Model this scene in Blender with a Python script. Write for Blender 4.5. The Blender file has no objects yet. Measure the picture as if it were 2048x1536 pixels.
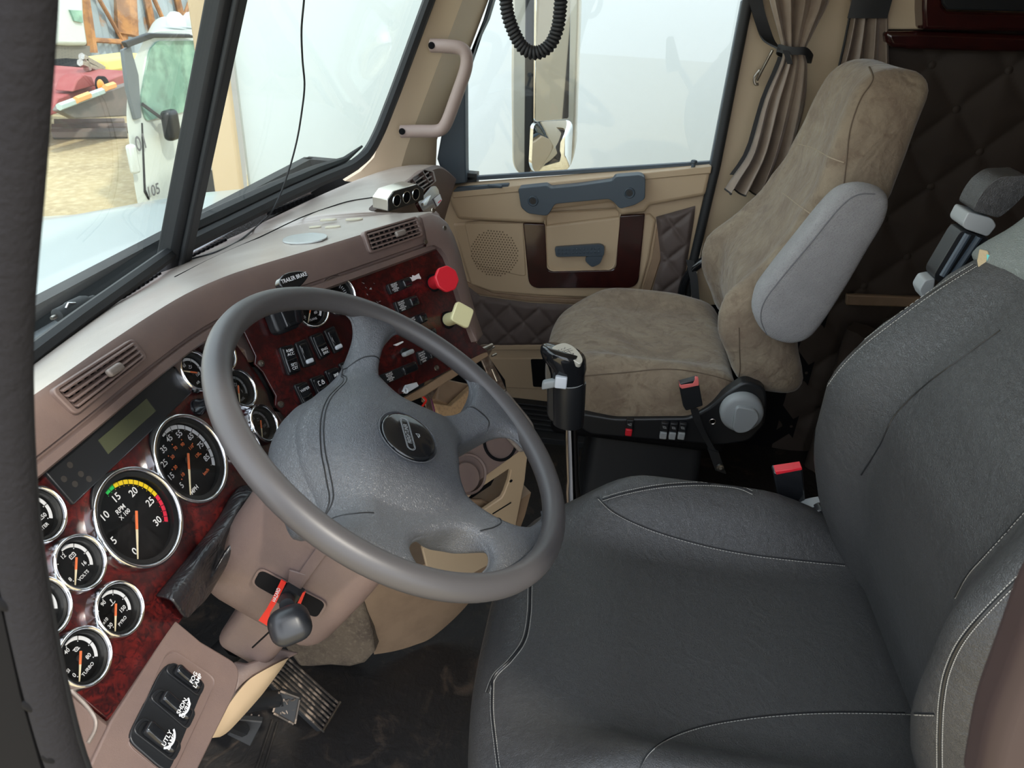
import bpy, bmesh, math, random
from mathutils import Vector as V, Matrix
import numpy as np
random.seed(7)
PI = math.pi
R = math.radians
S = bpy.context.scene
COL = S.collection

# ------------------------------------------------------------------ camera
FOC, PITCH, ROLL, YAW = 1450.0, 29.0, 3.5, 6.5      # focal length in pixels of a 2048 wide frame
def cam_basis():
    p, r, y = R(PITCH), R(ROLL), R(YAW)
    up = -np.array([-math.sin(r)*math.cos(p), math.cos(r)*math.cos(p), math.sin(p)])
    fh = np.array([0, 0, 1.]) - up[2]*up
    fh /= np.linalg.norm(fh)
    lf = np.cross(up, fh)
    return np.array([math.cos(y)*fh - math.sin(y)*lf, math.sin(y)*fh + math.cos(y)*lf, up])
CM = cam_basis()
CP = V((0, 0, 1.45))
cam = bpy.data.cameras.new('camera')
camo = bpy.data.objects.new('camera', cam); COL.objects.link(camo)
ex, ey, ez = V(CM @ np.array([1, 0, 0])), V(CM @ np.array([0, -1, 0])), V(CM @ np.array([0, 0, -1]))
camo.matrix_world = Matrix(((ex.x, ey.x, ez.x, CP.x), (ex.y, ey.y, ez.y, CP.y), (ex.z, ey.z, ez.z, CP.z), (0, 0, 0, 1)))
cam.sensor_width = 36.0
cam.lens = FOC/2048*36
cam.clip_start = 0.02; cam.clip_end = 200
cam.dof.use_dof = True; cam.dof.focus_distance = 1.15; cam.dof.aperture_fstop = 18.0
S.camera = camo

# ------------------------------------------------------------------ world, sun, exposure
w = bpy.data.worlds.new('sky'); S.world = w; w.use_nodes = True
nt = w.node_tree; nt.nodes.clear()
out = nt.nodes.new('ShaderNodeOutputWorld'); bg = nt.nodes.new('ShaderNodeBackground')
tc = nt.nodes.new('ShaderNodeTexCoord'); sp = nt.nodes.new('ShaderNodeSeparateXYZ')
rp = nt.nodes.new('ShaderNodeValToRGB')
rp.color_ramp.elements[0].position = 0.0; rp.color_ramp.elements[0].color = (0.86, 0.90, 0.93, 1)
rp.color_ramp.elements[1].position = 0.7; rp.color_ramp.elements[1].color = (0.80, 0.88, 1.0, 1)
nt.links.new(tc.outputs['Generated'], sp.inputs[0]); nt.links.new(sp.outputs['Z'], rp.inputs[0])
nt.links.new(rp.outputs[0], bg.inputs[0]); bg.inputs[1].default_value = 1.7
nt.links.new(bg.outputs[0], out.inputs[0])
sl = bpy.data.lights.new('sun', 'SUN'); sl.energy = 1.8; sl.angle = R(3); sl.color = (1, 0.93, 0.80)
so = bpy.data.objects.new('sun', sl); COL.objects.link(so)
so.rotation_euler = V((0.42, 0.62, -0.85)).to_track_quat('-Z', 'Y').to_euler()
S.view_settings.view_transform = 'Standard'; S.view_settings.look = 'None'
S.view_settings.gamma = 1; S.view_settings.use_curve_mapping = False
S.view_settings.exposure = 0.95

# ------------------------------------------------------------------ pixel -> point on a real plane
def ray(px, py): return V(CM @ np.array([(px-1024)/FOC, (py-768)/FOC, 1.0]))
def on(px, py, ax, val):
    d = ray(px, py); return CP + d*((val-CP[ax])/d[ax])
def onp(px, py, p0, n):
    d = ray(px, py); return CP + d*((V(p0)-CP).dot(n)/d.dot(n))
class Frame:
    def __init__(s, o, u, n):
        s.o = V(o); s.n = V(n).normalized(); u = V(u); s.u = (u - s.n*u.dot(s.n)).normalized(); s.v = s.n.cross(s.u)
    def p(s, a, b, c=0.0): return s.o + s.u*a + s.v*b + s.n*c
    def ab(s, px, py, c=0.0):
        q = onp(px, py, s.o + s.n*c, s.n) - s.o; return (q.dot(s.u), q.dot(s.v))
    def px(s, px, py, c=0.0): return onp(px, py, s.o + s.n*c, s.n)
    def shift(s, a, b, c=0.0, rot=0.0):
        f = Frame(s.p(a, b, c), s.u*math.cos(rot) + s.v*math.sin(rot), s.n); return f
def XP(x, pts): return [on(px, py, 0, x) for px, py in pts]
def FP(F, pts, c=0.0): return [F.px(px, py, c) for px, py in pts]

# ------------------------------------------------------------------ mesh toolkit
class MB:
    def __init__(s): s.v = []; s.f = []; s.m = []
    def add(s, vs, fs, mi=0):
        k = len(s.v); s.v += [V(x) for x in vs]; s.f += [tuple(i+k for i in f) for f in fs]; s.m += [mi]*len(fs); return s
    def box(s, c, size, rot=None, mi=0):
        c = V(c); hx, hy, hz = [q/2 for q in size]
        vs = [V((x, y, z)) for x in (-hx, hx) for y in (-hy, hy) for z in (-hz, hz)]
        if rot is not None: vs = [rot @ q for q in vs]
        return s.add([c+q for q in vs], [(0,1,3,2),(4,6,7,5),(0,4,5,1),(2,3,7,6),(0,2,6,4),(1,5,7,3)], mi)
    def fbox(s, F, a, b, c, sa, sb, sc, mi=0):      # box in a frame, centre a,b,c
        rot = Matrix((F.u, F.v, F.n)).transposed()
        return s.box(F.p(a, b, c), (sa, sb, sc), rot, mi)
    def slab(s, pts, d, mi=0):
        n = len(pts); d = V(d); pts = [V(p) for p in pts]
        nn = V((0, 0, 0))
        for i in range(n): nn += pts[i].cross(pts[(i+1) % n])
        if nn.dot(d) > 0: pts = pts[::-1]
        return s.add(pts + [p+d for p in pts], [tuple(range(n)), tuple(range(2*n-1, n-1, -1))] + [(i, i+n, (i+1) % n+n, (i+1) % n) for i in range(n)], mi)
    def ring(s, outer, inner, d, mi=0):             # slab with a hole; equal counts
        n = len(outer); d = V(d)
        vs = [V(p) for p in outer]+[V(p) for p in inner]; vs += [p+d for p in vs]
        fs = []
        for i in range(n):
            j = (i+1) % n
            fs += [(i, j, n+j, n+i), (2*n+j, 2*n+i, 3*n+i, 3*n+j), (j, i, 2*n+i, 2*n+j), (n+i, n+j, 3*n+j, 3*n+i)]
        return s.add(vs, fs, mi)
    def loft(s, secs, closed=True, caps=True, mi=0, wrap=False):
        n = len(secs[0]); vs = [p for q in secs for p in q]; fs = []
        m = len(secs)
        for i in range(m if wrap else m-1):
            i2 = (i+1) % m
            for j in range(n if closed else n-1):
                k = (j+1) % n; fs.append((i*n+j, i*n+k, i2*n+k, i2*n+j))
        if caps and closed and not wrap: fs += [tuple(range(n-1, -1, -1)), tuple((m-1)*n+i for i in range(n))]
        return s.add(vs, fs, mi)
    def tube(s, pts, r, seg=10, closed=False, caps=True, mi=0, flat=None):
        pts = [V(p) for p in pts]; n = len(pts); rs = r if isinstance(r, (list, tuple)) else [r]*n
        secs = []; up = None
        for i, p in enumerate(pts):
            a = pts[(i-1) % n] if (closed or i > 0) else p; b = pts[(i+1) % n] if (closed or i < n-1) else p
            t = (b-a).normalized()
            if up is None:
                up = V((0, 0, 1)) if abs(t.z) < .9 else V((1, 0, 0))
            x = (up - t*up.dot(t)).normalized(); up = x; y = t.cross(x)
            secs.append([p + x*math.cos(2*PI*k/seg)*rs[i] + y*math.sin(2*PI*k/seg)*rs[i]*(flat or 1) for k in range(seg)])
        return s.loft(secs, True, caps, mi, wrap=closed)
    def lathe(s, prof, F, a=0, b=0, c=0, seg=32, mi=0):   # prof (radius, height along n)
        secs = []
        for r, h in prof: secs.append([F.p(a + r*math.cos(2*PI*k/seg), b + r*math.sin(2*PI*k/seg), c+h) for k in range(seg)])
        n = seg; vs = [p for q in secs for p in q]; fs = []
        for i in range(len(secs)-1):
            for j in range(n): k = (j+1) % n; fs.append((i*n+j, i*n+k, (i+1)*n+k, (i+1)*n+j))
        if prof[0][0] > 1e-6: fs.append(tuple(range(n-1, -1, -1)))
        if prof[-1][0] > 1e-6: fs.append(tuple((len(secs)-1)*n+i for i in range(n)))
        return s.add(vs, fs, mi)
    def olathe(s, prof, F, a=0, b=0, c=0, seg=40, mi=0):  # open lathe, no caps
        secs = [[F.p(a + r*math.cos(2*PI*k/seg), b + r*math.sin(2*PI*k/seg), c+h) for k in range(seg)] for r, h in prof]
        return s.loft(secs, True, False, mi)
    def grid(s, fn, nu, nv, mi=0, closeu=False):
        vs = [fn(i/nu if closeu else i/nu, j/nv) for i in range(nu if closeu else nu+1) for j in range(nv+1)]
        N = nu if closeu else nu+1
        fs = [(i*(nv+1)+j, i*(nv+1)+j+1, ((i+1) % N)*(nv+1)+j+1, ((i+1) % N)*(nv+1)+j) for i in range(nu) for j in range(nv)]
        return s.add(vs, fs, mi)
    def rbox(s, half, r, M, n=(8, 8, 8), deform=None, mi=0):
        hx, hy, hz = half; vs = []; fs = []; idx = {}
        def vid(p):
            k = (round(p[0], 6), round(p[1], 6), round(p[2], 6))
            if k not in idx:
                q = V((p[0]*hx, p[1]*hy, p[2]*hz)); c = V([max(-(h-r), min(h-r, t)) for h, t in zip(half, q)])
                d = q-c
                if d.length > 1e-9: q = c + d.normalized()*r
                if deform: q = V(deform(q))
                idx[k] = len(vs); vs.append(M(q))
            return idx[k]
        def lin(m, h):
            # denser near the ends so the rounding is smooth
            L = [-1 + 2*i/m for i in range(m+1)]; e = r/h
            ext = [-1, -1+e*.3, -1+e*.65, -1+e] + [x for x in L if -1+e*1.3 < x < 1-e*1.3] + [1-e, 1-e*.65, 1-e*.3, 1]
            return sorted(set(round(x, 5) for x in ext))
        LX, LY, LZ = lin(n[0], hx), lin(n[1], hy), lin(n[2], hz)
        for (A, B, f) in ((LX, LY, lambda a, b, t: (a, b, t)), (LX, LZ, lambda a, b, t: (a, t, b)), (LY, LZ, lambda a, b, t: (t, a, b))):
            for t in (-1, 1):
                for i in range(len(A)-1):
                    for j in range(len(B)-1):
                        q = [vid(f(A[i], B[j], t)), vid(f(A[i+1], B[j], t)), vid(f(A[i+1], B[j+1], t)), vid(f(A[i], B[j+1], t))]
                        if len(set(q)) == 4: fs.append(tuple(q))
        return s.add(vs, fs, mi)

def fillet(pts, r, seg=5, closed=True):
    pts = [V(p) for p in pts]; n = len(pts); o = []
    for i, p in enumerate(pts):
        if not closed and i in (0, n-1): o.append(p); continue
        a, b = pts[(i-1) % n], pts[(i+1) % n]; rr = r[i] if isinstance(r, (list, tuple)) else r
        ra = min(rr, (a-p).length*.49); rb = min(rr, (b-p).length*.49)
        if rr <= 0: o.append(p); continue
        p0 = p + (a-p).normalized()*ra; p1 = p + (b-p).normalized()*rb
        for k in range(seg+1):
            t = k/seg; o.append(p0*(1-t)**2 + p*2*t*(1-t) + p1*t*t)
    return o
def spline(pts, n=8, closed=False):
    pts = [V(p) for p in pts]; m = len(pts); o = []
    for i in range(m if closed else m-1):
        g = (lambda k: pts[k % m]) if closed else (lambda k: pts[max(0, min(m-1, k))])
        p0, p1, p2, p3 = g(i-1), g(i), g(i+1), g(i+2)
        for k in range(n):
            t = k/n
            o.append(0.5*((2*p1) + (p2-p0)*t + (2*p0-5*p1+4*p2-p3)*t*t + (3*p1-p0-3*p2+p3)*t**3))
    if not closed: o.append(pts[-1])
    return o
def lerp(a, b, t): return a + (b-a)*t
def interp(x, tab):
    if x <= tab[0][0]: return tab[0][1]
    for (x0, y0), (x1, y1) in zip(tab, tab[1:]):
        if x <= x1:
            t = (x-x0)/(x1-x0); t = t*t*(3-2*t)*.5 + t*.5
            return y0 + (y1-y0)*t
    return tab[-1][1]

def mk(name, mb, mats, parent=None, bevel=0, bseg=2, sub=0, ang=40, flip=True):
    me = bpy.data.meshes.new(name)
    me.from_pydata([tuple(v) for v in mb.v], [], mb.f); me.update()
    if not isinstance(mats, (list, tuple)): mats = [mats]
    for m in mats: me.materials.append(m)
    for p, mi in zip(me.polygons, mb.m): p.material_index = mi
    bm = bmesh.new(); bm.from_mesh(me)
    bmesh.ops.remove_doubles(bm, verts=bm.verts, dist=1e-6)
    if flip: bmesh.ops.recalc_face_normals(bm, faces=bm.faces)
    bm.to_mesh(me); bm.free()
    me.shade_smooth()
    if ang < 180: me.set_sharp_from_angle(angle=R(ang))
    o = bpy.data.objects.new(name, me); COL.objects.link(o)
    if parent is not None:
        o.parent = parent; loc = parent_loc(parent)
        me.transform(Matrix.Translation(-loc))
    if bevel:
        b = o.modifiers.new('bevel', 'BEVEL'); b.width = bevel; b.segments = bseg; b.limit_method = 'ANGLE'; b.angle_limit = R(50)
    if sub:
        q = o.modifiers.new('sub', 'SUBSURF'); q.levels = sub; q.render_levels = sub
    return o
LOC = {}
def parent_loc(o):
    l = V((0, 0, 0))
    while o is not None: l += V(o.location); o = o.parent
    return l
def thing(name, label, cat, loc, group=None):
    o = bpy.data.objects.new(name, None); COL.objects.link(o); o.location = loc; o.empty_display_size = .05
    o['label'] = label; o['category'] = cat
    if group: o['group'] = group
    return o
def tag(o, label, cat, group=None):
    o['label'] = label; o['category'] = cat
    if group: o['group'] = group
    return o
def struct(o, label=None):
    o['kind'] = 'structure'
    if label: o['label'] = label
    return o
def sempty(name, loc, label):
    o = bpy.data.objects.new(name, None); COL.objects.link(o); o.location = loc; o['kind'] = 'structure'; o['label'] = label; o['category'] = name.split('_')[0]; return o

_tc = {}
def text_geo(txt):
    if txt not in _tc:
        cu = bpy.data.curves.new('t', 'FONT'); cu.body = txt; cu.align_x = 'CENTER'; cu.align_y = 'CENTER'; cu.size = 1; cu.resolution_u = 3
        cu.offset = 0.012
        ob = bpy.data.objects.new('t', cu); COL.objects.link(ob)
        bpy.context.view_layer.update()
        me = bpy.data.meshes.new_from_object(ob)
        _tc[txt] = ([tuple(v.co) for v in me.vertices], [tuple(p.vertices) for p in me.polygons])
        bpy.data.objects.remove(ob); bpy.data.meshes.remove(me); bpy.data.curves.remove(cu)
    return _tc[txt]
def text(mb, txt, F, a, b, c, size, rot=0.0, mi=0, sx=1.0):
    vs, fs = text_geo(txt); co, si = math.cos(rot), math.sin(rot)
    mb.add([F.p(a + size*(x*sx*co - y*si), b + size*(x*sx*si + y*co), c) for x, y, z in vs], fs, mi)
def arc(mb, F, a, b, c, r0, r1, d0, d1, n=10, mi=0, h=0.0004):
    o, i = [], []
    for k in range(n+1):
        t = R(d0 + (d1-d0)*k/n)
        o.append(F.p(a + r1*math.cos(t), b + r1*math.sin(t), c)); i.append(F.p(a + r0*math.cos(t), b + r0*math.sin(t), c))
    mb.add(o + i, [(k, k+1, n+2+k, n+1+k) for k in range(n)], mi)

# ------------------------------------------------------------------ materials
def mat(name, col, rough=.5, metal=0, spec=.5, coat=0, coatr=.05, bump=None, var=None, emit=None, tint=None, sheen=0):
    m = bpy.data.materials.new(name); m.use_nodes = True; t = m.node_tree; b = t.nodes['Principled BSDF']
    b.inputs['Base Color'].default_value = (*col, 1); b.inputs['Roughness'].default_value = rough; b.inputs['Metallic'].default_value = metal
    b.inputs['Specular IOR Level'].default_value = spec; b.inputs['Coat Weight'].default_value = coat; b.inputs['Coat Roughness'].default_value = coatr
    if sheen: b.inputs['Sheen Weight'].default_value = sheen; b.inputs['Sheen Roughness'].default_value = .4
    co = t.nodes.new('ShaderNodeTexCoord').outputs['Object']
    def noise(scale, detail=4, dist=0, rough_=.6):
        n = t.nodes.new('ShaderNodeTexNoise'); n.inputs['Scale'].default_value = scale; n.inputs['Detail'].default_value = detail
        n.inputs['Distortion'].default_value = dist; n.inputs['Roughness'].default_value = rough_; t.links.new(co, n.inputs['Vector']); return n.outputs['Fac']
    if var:                                   # list of (scale, colour2, lo, hi[, distortion])
        cur = None
        for k in var:
            f = noise(k[0], 6, k[4] if len(k) > 4 else 0); mr = t.nodes.new('ShaderNodeMapRange'); mr.inputs['From Min'].default_value = k[2]; mr.inputs['From Max'].default_value = k[3]
            t.links.new(f, mr.inputs['Value']); mx = t.nodes.new('ShaderNodeMix'); mx.data_type = 'RGBA'
            t.links.new(mr.outputs[0], mx.inputs[0])
            if cur is None: mx.inputs[6].default_value = (*col, 1)
            else: t.links.new(cur, mx.inputs[6])
            mx.inputs[7].default_value = (*k[1], 1); cur = mx.outputs[2]
        t.links.new(cur, b.inputs['Base Color'])
    if bump:                                  # list of (kind, scale, strength, distance)
        cur = None
        for kind, sc, st, di in bump:
            if kind == 'voro':
                n = t.nodes.new('ShaderNodeTexVoronoi'); n.feature = 'DISTANCE_TO_EDGE'; n.inputs['Scale'].default_value = sc
                nz = t.nodes.new('ShaderNodeTexNoise'); nz.inputs['Scale'].default_value = sc*.35; t.links.new(co, nz.inputs['Vector'])
                ad = t.nodes.new('ShaderNodeMix'); ad.data_type = 'VECTOR'; ad.inputs[0].default_value = .02
                t.links.new(co, ad.inputs[4]); t.links.new(nz.outputs['Color'], ad.inputs[5]); t.links.new(ad.outputs[1], n.inputs['Vector'])
                mr = t.nodes.new('ShaderNodeMapRange'); mr.inputs['From Max'].default_value = .18; t.links.new(n.outputs['Distance'], mr.inputs['Value']); h = mr.outputs[0]
            elif kind == 'wave':
                n = t.nodes.new('ShaderNodeTexWave'); n.inputs['Scale'].default_value = sc; n.bands_direction = 'DIAGONAL'; t.links.new(co, n.inputs['Vector']); h = n.outputs['Fac']
            elif kind == 'fold':
                n = t.nodes.new('ShaderNodeTexNoise'); n.inputs['Scale'].default_value = sc; n.inputs['Distortion'].default_value = 2.5; n.inputs['Detail'].default_value = 2
                t.links.new(co, n.inputs['Vector']); h = n.outputs['Fac']
            else: h = noise(sc, 5)
            bp = t.nodes.new('ShaderNodeBump'); bp.inputs['Strength'].default_value = st; bp.inputs['Distance'].default_value = di
            t.links.new(h, bp.inputs['Height'])
            if cur is not None: t.links.new(cur, bp.inputs['Normal'])
            cur = bp.outputs[0]
        t.links.new(cur, b.inputs['Normal'])
    return m
def glassmat(name, tint, refl=.06, rough=0.0):
    m = bpy.data.materials.new(name); m.use_nodes = True; t = m.node_tree; t.nodes.clear()
    o = t.nodes.new('ShaderNodeOutputMaterial'); a = t.nodes.new('ShaderNodeBsdfTransparent'); g = t.nodes.new('ShaderNodeBsdfGlossy')
    a.inputs[0].default_value = (*tint, 1); g.inputs['Roughness'].default_value = rough; mx = t.nodes.new('ShaderNodeMixShader')
    fr = t.nodes.new('ShaderNodeLayerWeight'); fr.inputs[0].default_value = .5
    pw = t.nodes.new('ShaderNodeMath'); pw.operation = 'POWER'; pw.inputs[1].default_value = 4
    mu = t.nodes.new('ShaderNodeMath'); mu.operation = 'MULTIPLY_ADD'; mu.inputs[1].default_value = .5; mu.inputs[2].default_value = refl*.5
    t.links.new(fr.outputs['Facing'], pw.inputs[0]); t.links.new(pw.outputs[0], mu.inputs[0]); t.links.new(mu.outputs[0], mx.inputs[0])
    t.links.new(a.outputs[0], mx.inputs[1]); t.links.new(g.outputs[0], mx.inputs[2]); t.links.new(mx.outputs[0], o.inputs[0]); return m
M = {}
GR = [('voro', 520, .35, .0006)]
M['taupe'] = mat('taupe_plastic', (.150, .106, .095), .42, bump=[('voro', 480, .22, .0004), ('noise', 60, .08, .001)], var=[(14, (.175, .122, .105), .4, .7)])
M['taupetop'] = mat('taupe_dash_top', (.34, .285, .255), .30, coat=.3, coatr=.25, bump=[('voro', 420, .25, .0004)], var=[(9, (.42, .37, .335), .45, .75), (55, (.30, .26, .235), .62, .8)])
M['tan'] = mat('tan_plastic', (.50, .375, .245), .5, bump=[('noise', 500, .12, .0003)])
M['tandk'] = mat('tan_dirty_plastic', (.30, .20, .125), .55, bump=[('noise', 300, .15, .0004)], var=[(12, (.22, .145, .09), .4, .7)])
M['burl'] = mat('burl_wood', (.030, .006, .006), .28, coat=.55, coatr=.12, var=[(26, (.105, .010, .009), .36, .66, 3.2), (80, (.014, .004, .005), .48, .66, 2.4), (9, (.022, .005, .006), .46, .66, 2.0)], bump=[('noise', 30, .04, .0006)])
M['burldk'] = mat('burl_wood_dark', (.018, .004, .004), .25, coat=.7, coatr=.08, var=[(14, (.045, .008, .007), .35, .7, 2.0)])
M['black'] = mat('black_plastic', (.012, .013, .015), .38, bump=[('noise', 700, .1, .0002)])
M['blackgloss'] = mat('black_gloss_plastic', (.010, .011, .013), .12, coat=.3)
M['blackmatte'] = mat('black_matte', (.006, .006, .007), .8, spec=.12)
M['rubber'] = mat('black_rubber', (.014, .015, .017), .62, bump=[('noise', 300, .2, .0004)])
M['slate'] = mat('slate_plastic', (.050, .070, .092), .45, bump=[('noise', 600, .1, .0003)])
M['leather'] = mat('black_leather', (.045, .045, .046), .38, spec=.55, bump=[('voro', 330, .42, .0008), ('fold', 22, .2, .006)])
M['leatherside'] = mat('black_leather_wrinkled', (.024, .026, .029), .38, spec=.6, bump=[('voro', 260, .35, .0007), ('fold', 60, .35, .004)])
M['leathergrey'] = mat('grey_vinyl', (.16, .18, .17), .45, bump=[('voro', 300, .5, .0008)])
M['wheel'] = mat('steering_wheel_rubber', (.068, .064, .066), .42, spec=.5, bump=[('noise', 260, .10, .0004)])
M['wheelpad'] = mat('steering_wheel_pad', (.085, .090, .100), .38, spec=.55, bump=[('voro', 300, .5, .0009), ('fold', 70, .12, .002)])
M['suede'] = mat('brown_suede_cover', (.190, .142, .100), .9, sheen=.25, var=[(6, (.285, .228, .160), .38, .66, 2.0), (28, (.155, .108, .074), .50, .75, 1.2), (90, (.34, .27, .19), .62, .80, 2.5)], bump=[('fold', 9, .45, .012), ('fold', 38, .35, .004), ('noise', 260, .2, .0008)])
M['greyfab'] = mat('grey_woven_fabric', (.33, .325, .33), .95, sheen=.2, var=[(30, (.38, .375, .38), .4, .7), (420, (.24, .235, .24), .5, .7)], bump=[('wave', 160, .5, .0012), ('voro', 700, .5, .0008)])
M['quilt'] = mat('brown_quilted_vinyl', (.105, .078, .070), .55, bump=[('voro', 380, .25, .0005)])
M['quiltdk'] = mat('dark_brown_quilted_fabric', (.050, .036, .028), .8, bump=[('noise', 300, .2, .0006)])
M['curtain'] = mat('bronze_curtain_cloth', (.23, .175, .135), .42, spec=.5, sheen=.3, bump=[('noise', 120, .25, .0015)], var=[(25, (.29, .225, .175), .4, .7)])
M['chrome'] = mat('chrome', (.75, .76, .78), .12, 1)
M['steel'] = mat('worn_steel', (.45, .43, .40), .35, 1, var=[(60, (.30, .24, .19), .4, .7)])
M['bronze'] = mat('brown_painted_bracket', (.14, .095, .07), .35, .5, var=[(80, (.3, .24, .19), .45, .7)])
M['dial'] = mat('gauge_face_black', (.014, .015, .016), .35)
M['white'] = mat('white_print', (.75, .76, .78), .6)
M['greyp'] = mat('grey_print', (.32, .33, .34), .6)
M['orange'] = mat('orange_print', (.85, .20, .07), .5)
M['cream'] = mat('cream_needle', (.80, .70, .48), .5)
M['yellowp'] = mat('yellow_print', (.80, .58, .02), .5)
M['greenp'] = mat('green_print', (.03, .50, .10), .5)
M['redp'] = mat('red_print', (.75, .03, .07), .5)
M['lcd'] = mat('lcd_window', (.060, .066, .040), .2)
M['red'] = mat('red_plastic', (.62, .018, .032), .35)
M['redtag'] = mat('red_tag', (.70, .02, .012), .4)
M['pink'] = mat('pink_button', (.75, .16, .15), .45)
M['yellow'] = mat('pale_yellow_plastic', (.78, .73, .42), .4)
M['greypl'] = mat('grey_plastic', (.30, .32, .33), .5)
M['whitepl'] = mat('white_plastic', (.62, .66, .72), .4)
M['carpet'] = mat('brown_carpet', (.155, .115, .078), .95, var=[(20, (.085, .062, .045), .45, .7), (110, (.24, .185, .125), .5, .8)], bump=[('noise', 180, .8, .004)])
M['floor'] = mat('black_rubber_mat', (.016, .015, .015), .55, var=[(5, (.020, .017, .015), .4, .6, 1.0), (11, (.085, .062, .046), .56, .74, 1.2), (60, (.040, .032, .027), .55, .8)], bump=[('noise', 30, .4, .006), ('fold', 25, .3, .004)])
M['plate'] = mat('galvanised_plate', (.20, .165, .145), .5, .2, var=[(80, (.27, .235, .21), .4, .7)])
M['glass'] = glassmat('windscreen_glass', (.93, .97, .95), .05)
M['glasspass'] = glassmat('door_glass', (.93, .965, .97), .05)
M['lens'] = glassmat('gauge_lens', (.93, .93, .93), .03, .02)
M['gluestrip'] = mat('cream_glue', (.55, .51, .40), .7, bump=[('noise', 500, .8, .001)])
M['wood'] = mat('particle_board', (.42, .27, .14), .8, var=[(200, (.25, .15, .08), .5, .7)])
M['thread'] = mat('grey_thread', (.35, .34, .31), .7)
M['mirror'] = mat('mirror_glass', (.80, .84, .87), .03, 1)
M['wpaint'] = mat('white_paint', (.52, .56, .53), .35, coat=.3)
M['trailer'] = mat('white_trailer_skin', (.54, .59, .60), .5, bump=[('noise', 2, .1, .02)])
M['pillar'] = mat('tan_pillar_trim', (.52, .41, .28), .5, bump=[('noise', 400, .15, .0004)])
# ================================================================== cab shell
FZ = 0.10                                            # cab floor height
mb = MB(); mb.slab([(.22, .95, FZ), (2.24, .95, FZ), (2.24, -2.2, FZ), (.22, -2.2, FZ)], (0, 0, -.05))
struct(mk('floor', mb, M['floor']), 'black rubber cab floor with dried brown dirt')
mb = MB(); mb.slab([(.2, .55, 1.84), (2.26, .55, 1.84), (2.26, -2.2, 1.84), (.2, -2.2, 1.84)], (0, 0, .04))
struct(mk('ceiling', mb, M['pillar']), 'tan cab roof lining')
mb = MB(); mb.slab([(.2, -2.2, FZ), (2.26, -2.2, FZ), (2.26, -2.2, 1.84), (.2, -2.2, 1.84)], (0, -.04, 0))
struct(mk('wall_back', mb, M['quiltdk']), 'dark rear wall of the sleeper')
mb = MB(); mb.slab([(.2, -.62, FZ), (.2, -2.2, FZ), (.2, -2.2, 1.84), (.2, -.62, 1.84)], (-.04, 0, 0))
struct(mk('wall_left', mb, M['quiltdk']), 'left wall of the sleeper behind the open driver door')
mb = MB(); mb.slab([(.22, .93, -.0), (2.24, .93, -.0), (2.24, .93, .93), (.22, .93, .93)], (0, .03, 0))
struct(mk('wall_front', mb, M['rubber']), 'black firewall under the dashboard')

# right side wall: tan B pillar, then quilted sleeper wall
mb = MB(); mb.slab([(2.2, -.305, FZ), (2.2, -.66, FZ), (2.2, -.66, 1.84), (2.2, -.305, 1.84)], (.06, 0, 0))
struct(mk('wall_right', mb, M['pillar']), 'tan pillar behind the passenger door')
def quilt_fn(du, dv, deep, soft=.16):
    def h(a, b):
        x = (a/du + b/dv); y = (a/du - b/dv)
        fx = abs(x - round(x)); fy = abs(y - round(y)); m = min(fx, fy)
        return deep*min(1.0, (m/soft))**.5 if m < soft else deep + deep*.35*(min(fx, fy)-soft)
    return h
hq = quilt_fn(.19, .205, .016, .35)
mb = MB()
def qw(u, v_):
    y = -.66 - 1.5*u; z = FZ - .01 + 1.33*v_
    return V((2.2 - hq(y + .80, (z - 1.318)) , y, z))
mb.grid(qw, 170, 150)
qwall = struct(mk('wall_right_quilt', mb, M['quiltdk'], ang=180), 'dark brown diamond quilted wall of the sleeper'); qwall.name = 'wall_right_rear'
mb = MB()
for i in range(-1, 8):
    for j in range(-1, 14):
        a, b = i*.19 + (0 if j % 2 == 0 else .095), j*.1025
        y, z = -.80 - a, 1.318 - b
        if -2.1 < y < -.70 and .15 < z < 1.37: mb.lathe([(.011, 0), (.010, .004), (.005, .007), (0, .008)], Frame((2.197, y, z), (0, -1, 0), (-1, 0, 0)), seg=12)
mk('button', mb, M['quiltdk'], qwall)

mb = MB(); mb.slab([(2.205, -.66, 1.38), (2.205, -2.2, 1.38), (2.205, -2.2, 1.84), (2.205, -.66, 1.84)], (.05, 0, 0))
wu = struct(mk('wall_right', mb, M['pillar']), 'tan upper wall of the sleeper'); wu.name = 'wall_right_upper'
# burl cabinet on the sleeper side wall
cb = thing('wall_cabinet', 'glossy red-brown burl cabinet with black front above the quilted sleeper wall', 'cabinet', (2.15, -.9, 1.35))
rail = XP(2.12, [(1772, 62), (1850, 62), (1960, 66), (2060, 70)]); bot = XP(2.12, [(2060, 104), (1960, 103), (1820, 99), (1785, 95), (1774, 84)])
r_ext = [V((2.12, -1.9, rail[-1].z+.02)), V((2.12, -1.9, bot[0].z+.02))]
mb = MB(); mb.slab(rail + r_ext + bot, (.08, 0, 0)); mk('lower_rail', mb, M['burldk'], cb, bevel=.012, bseg=4)
mb = MB(); mb.slab(XP(2.09, [(1848, 59), (1846, 20), (1850, -240), (1884, -240), (1886, 10), (1896, 22), (2060, 26), (2500, 20), (2500, 60), (2060, 64)]), (.11, 0, 0)); mk('door', mb, M['burldk'], cb, bevel=.008, bseg=3)
mb = MB(); mb.slab(XP(2.075, [(1886, -240), (1886, 6), (1896, 19), (2060, 23), (2500, 17), (2500, -290), (2060, -250)]), (.015, 0, 0)); mk('handle_strip', mb, M['black'], cb, bevel=.003)
mb = MB(); mb.slab(XP(2.15, [(1772, 59), (1850, 59), (1850, -240), (1772, -240)]), (.04, 0, 0)); mk('side_panel', mb, M['pillar'], cb, bevel=.004)
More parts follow.
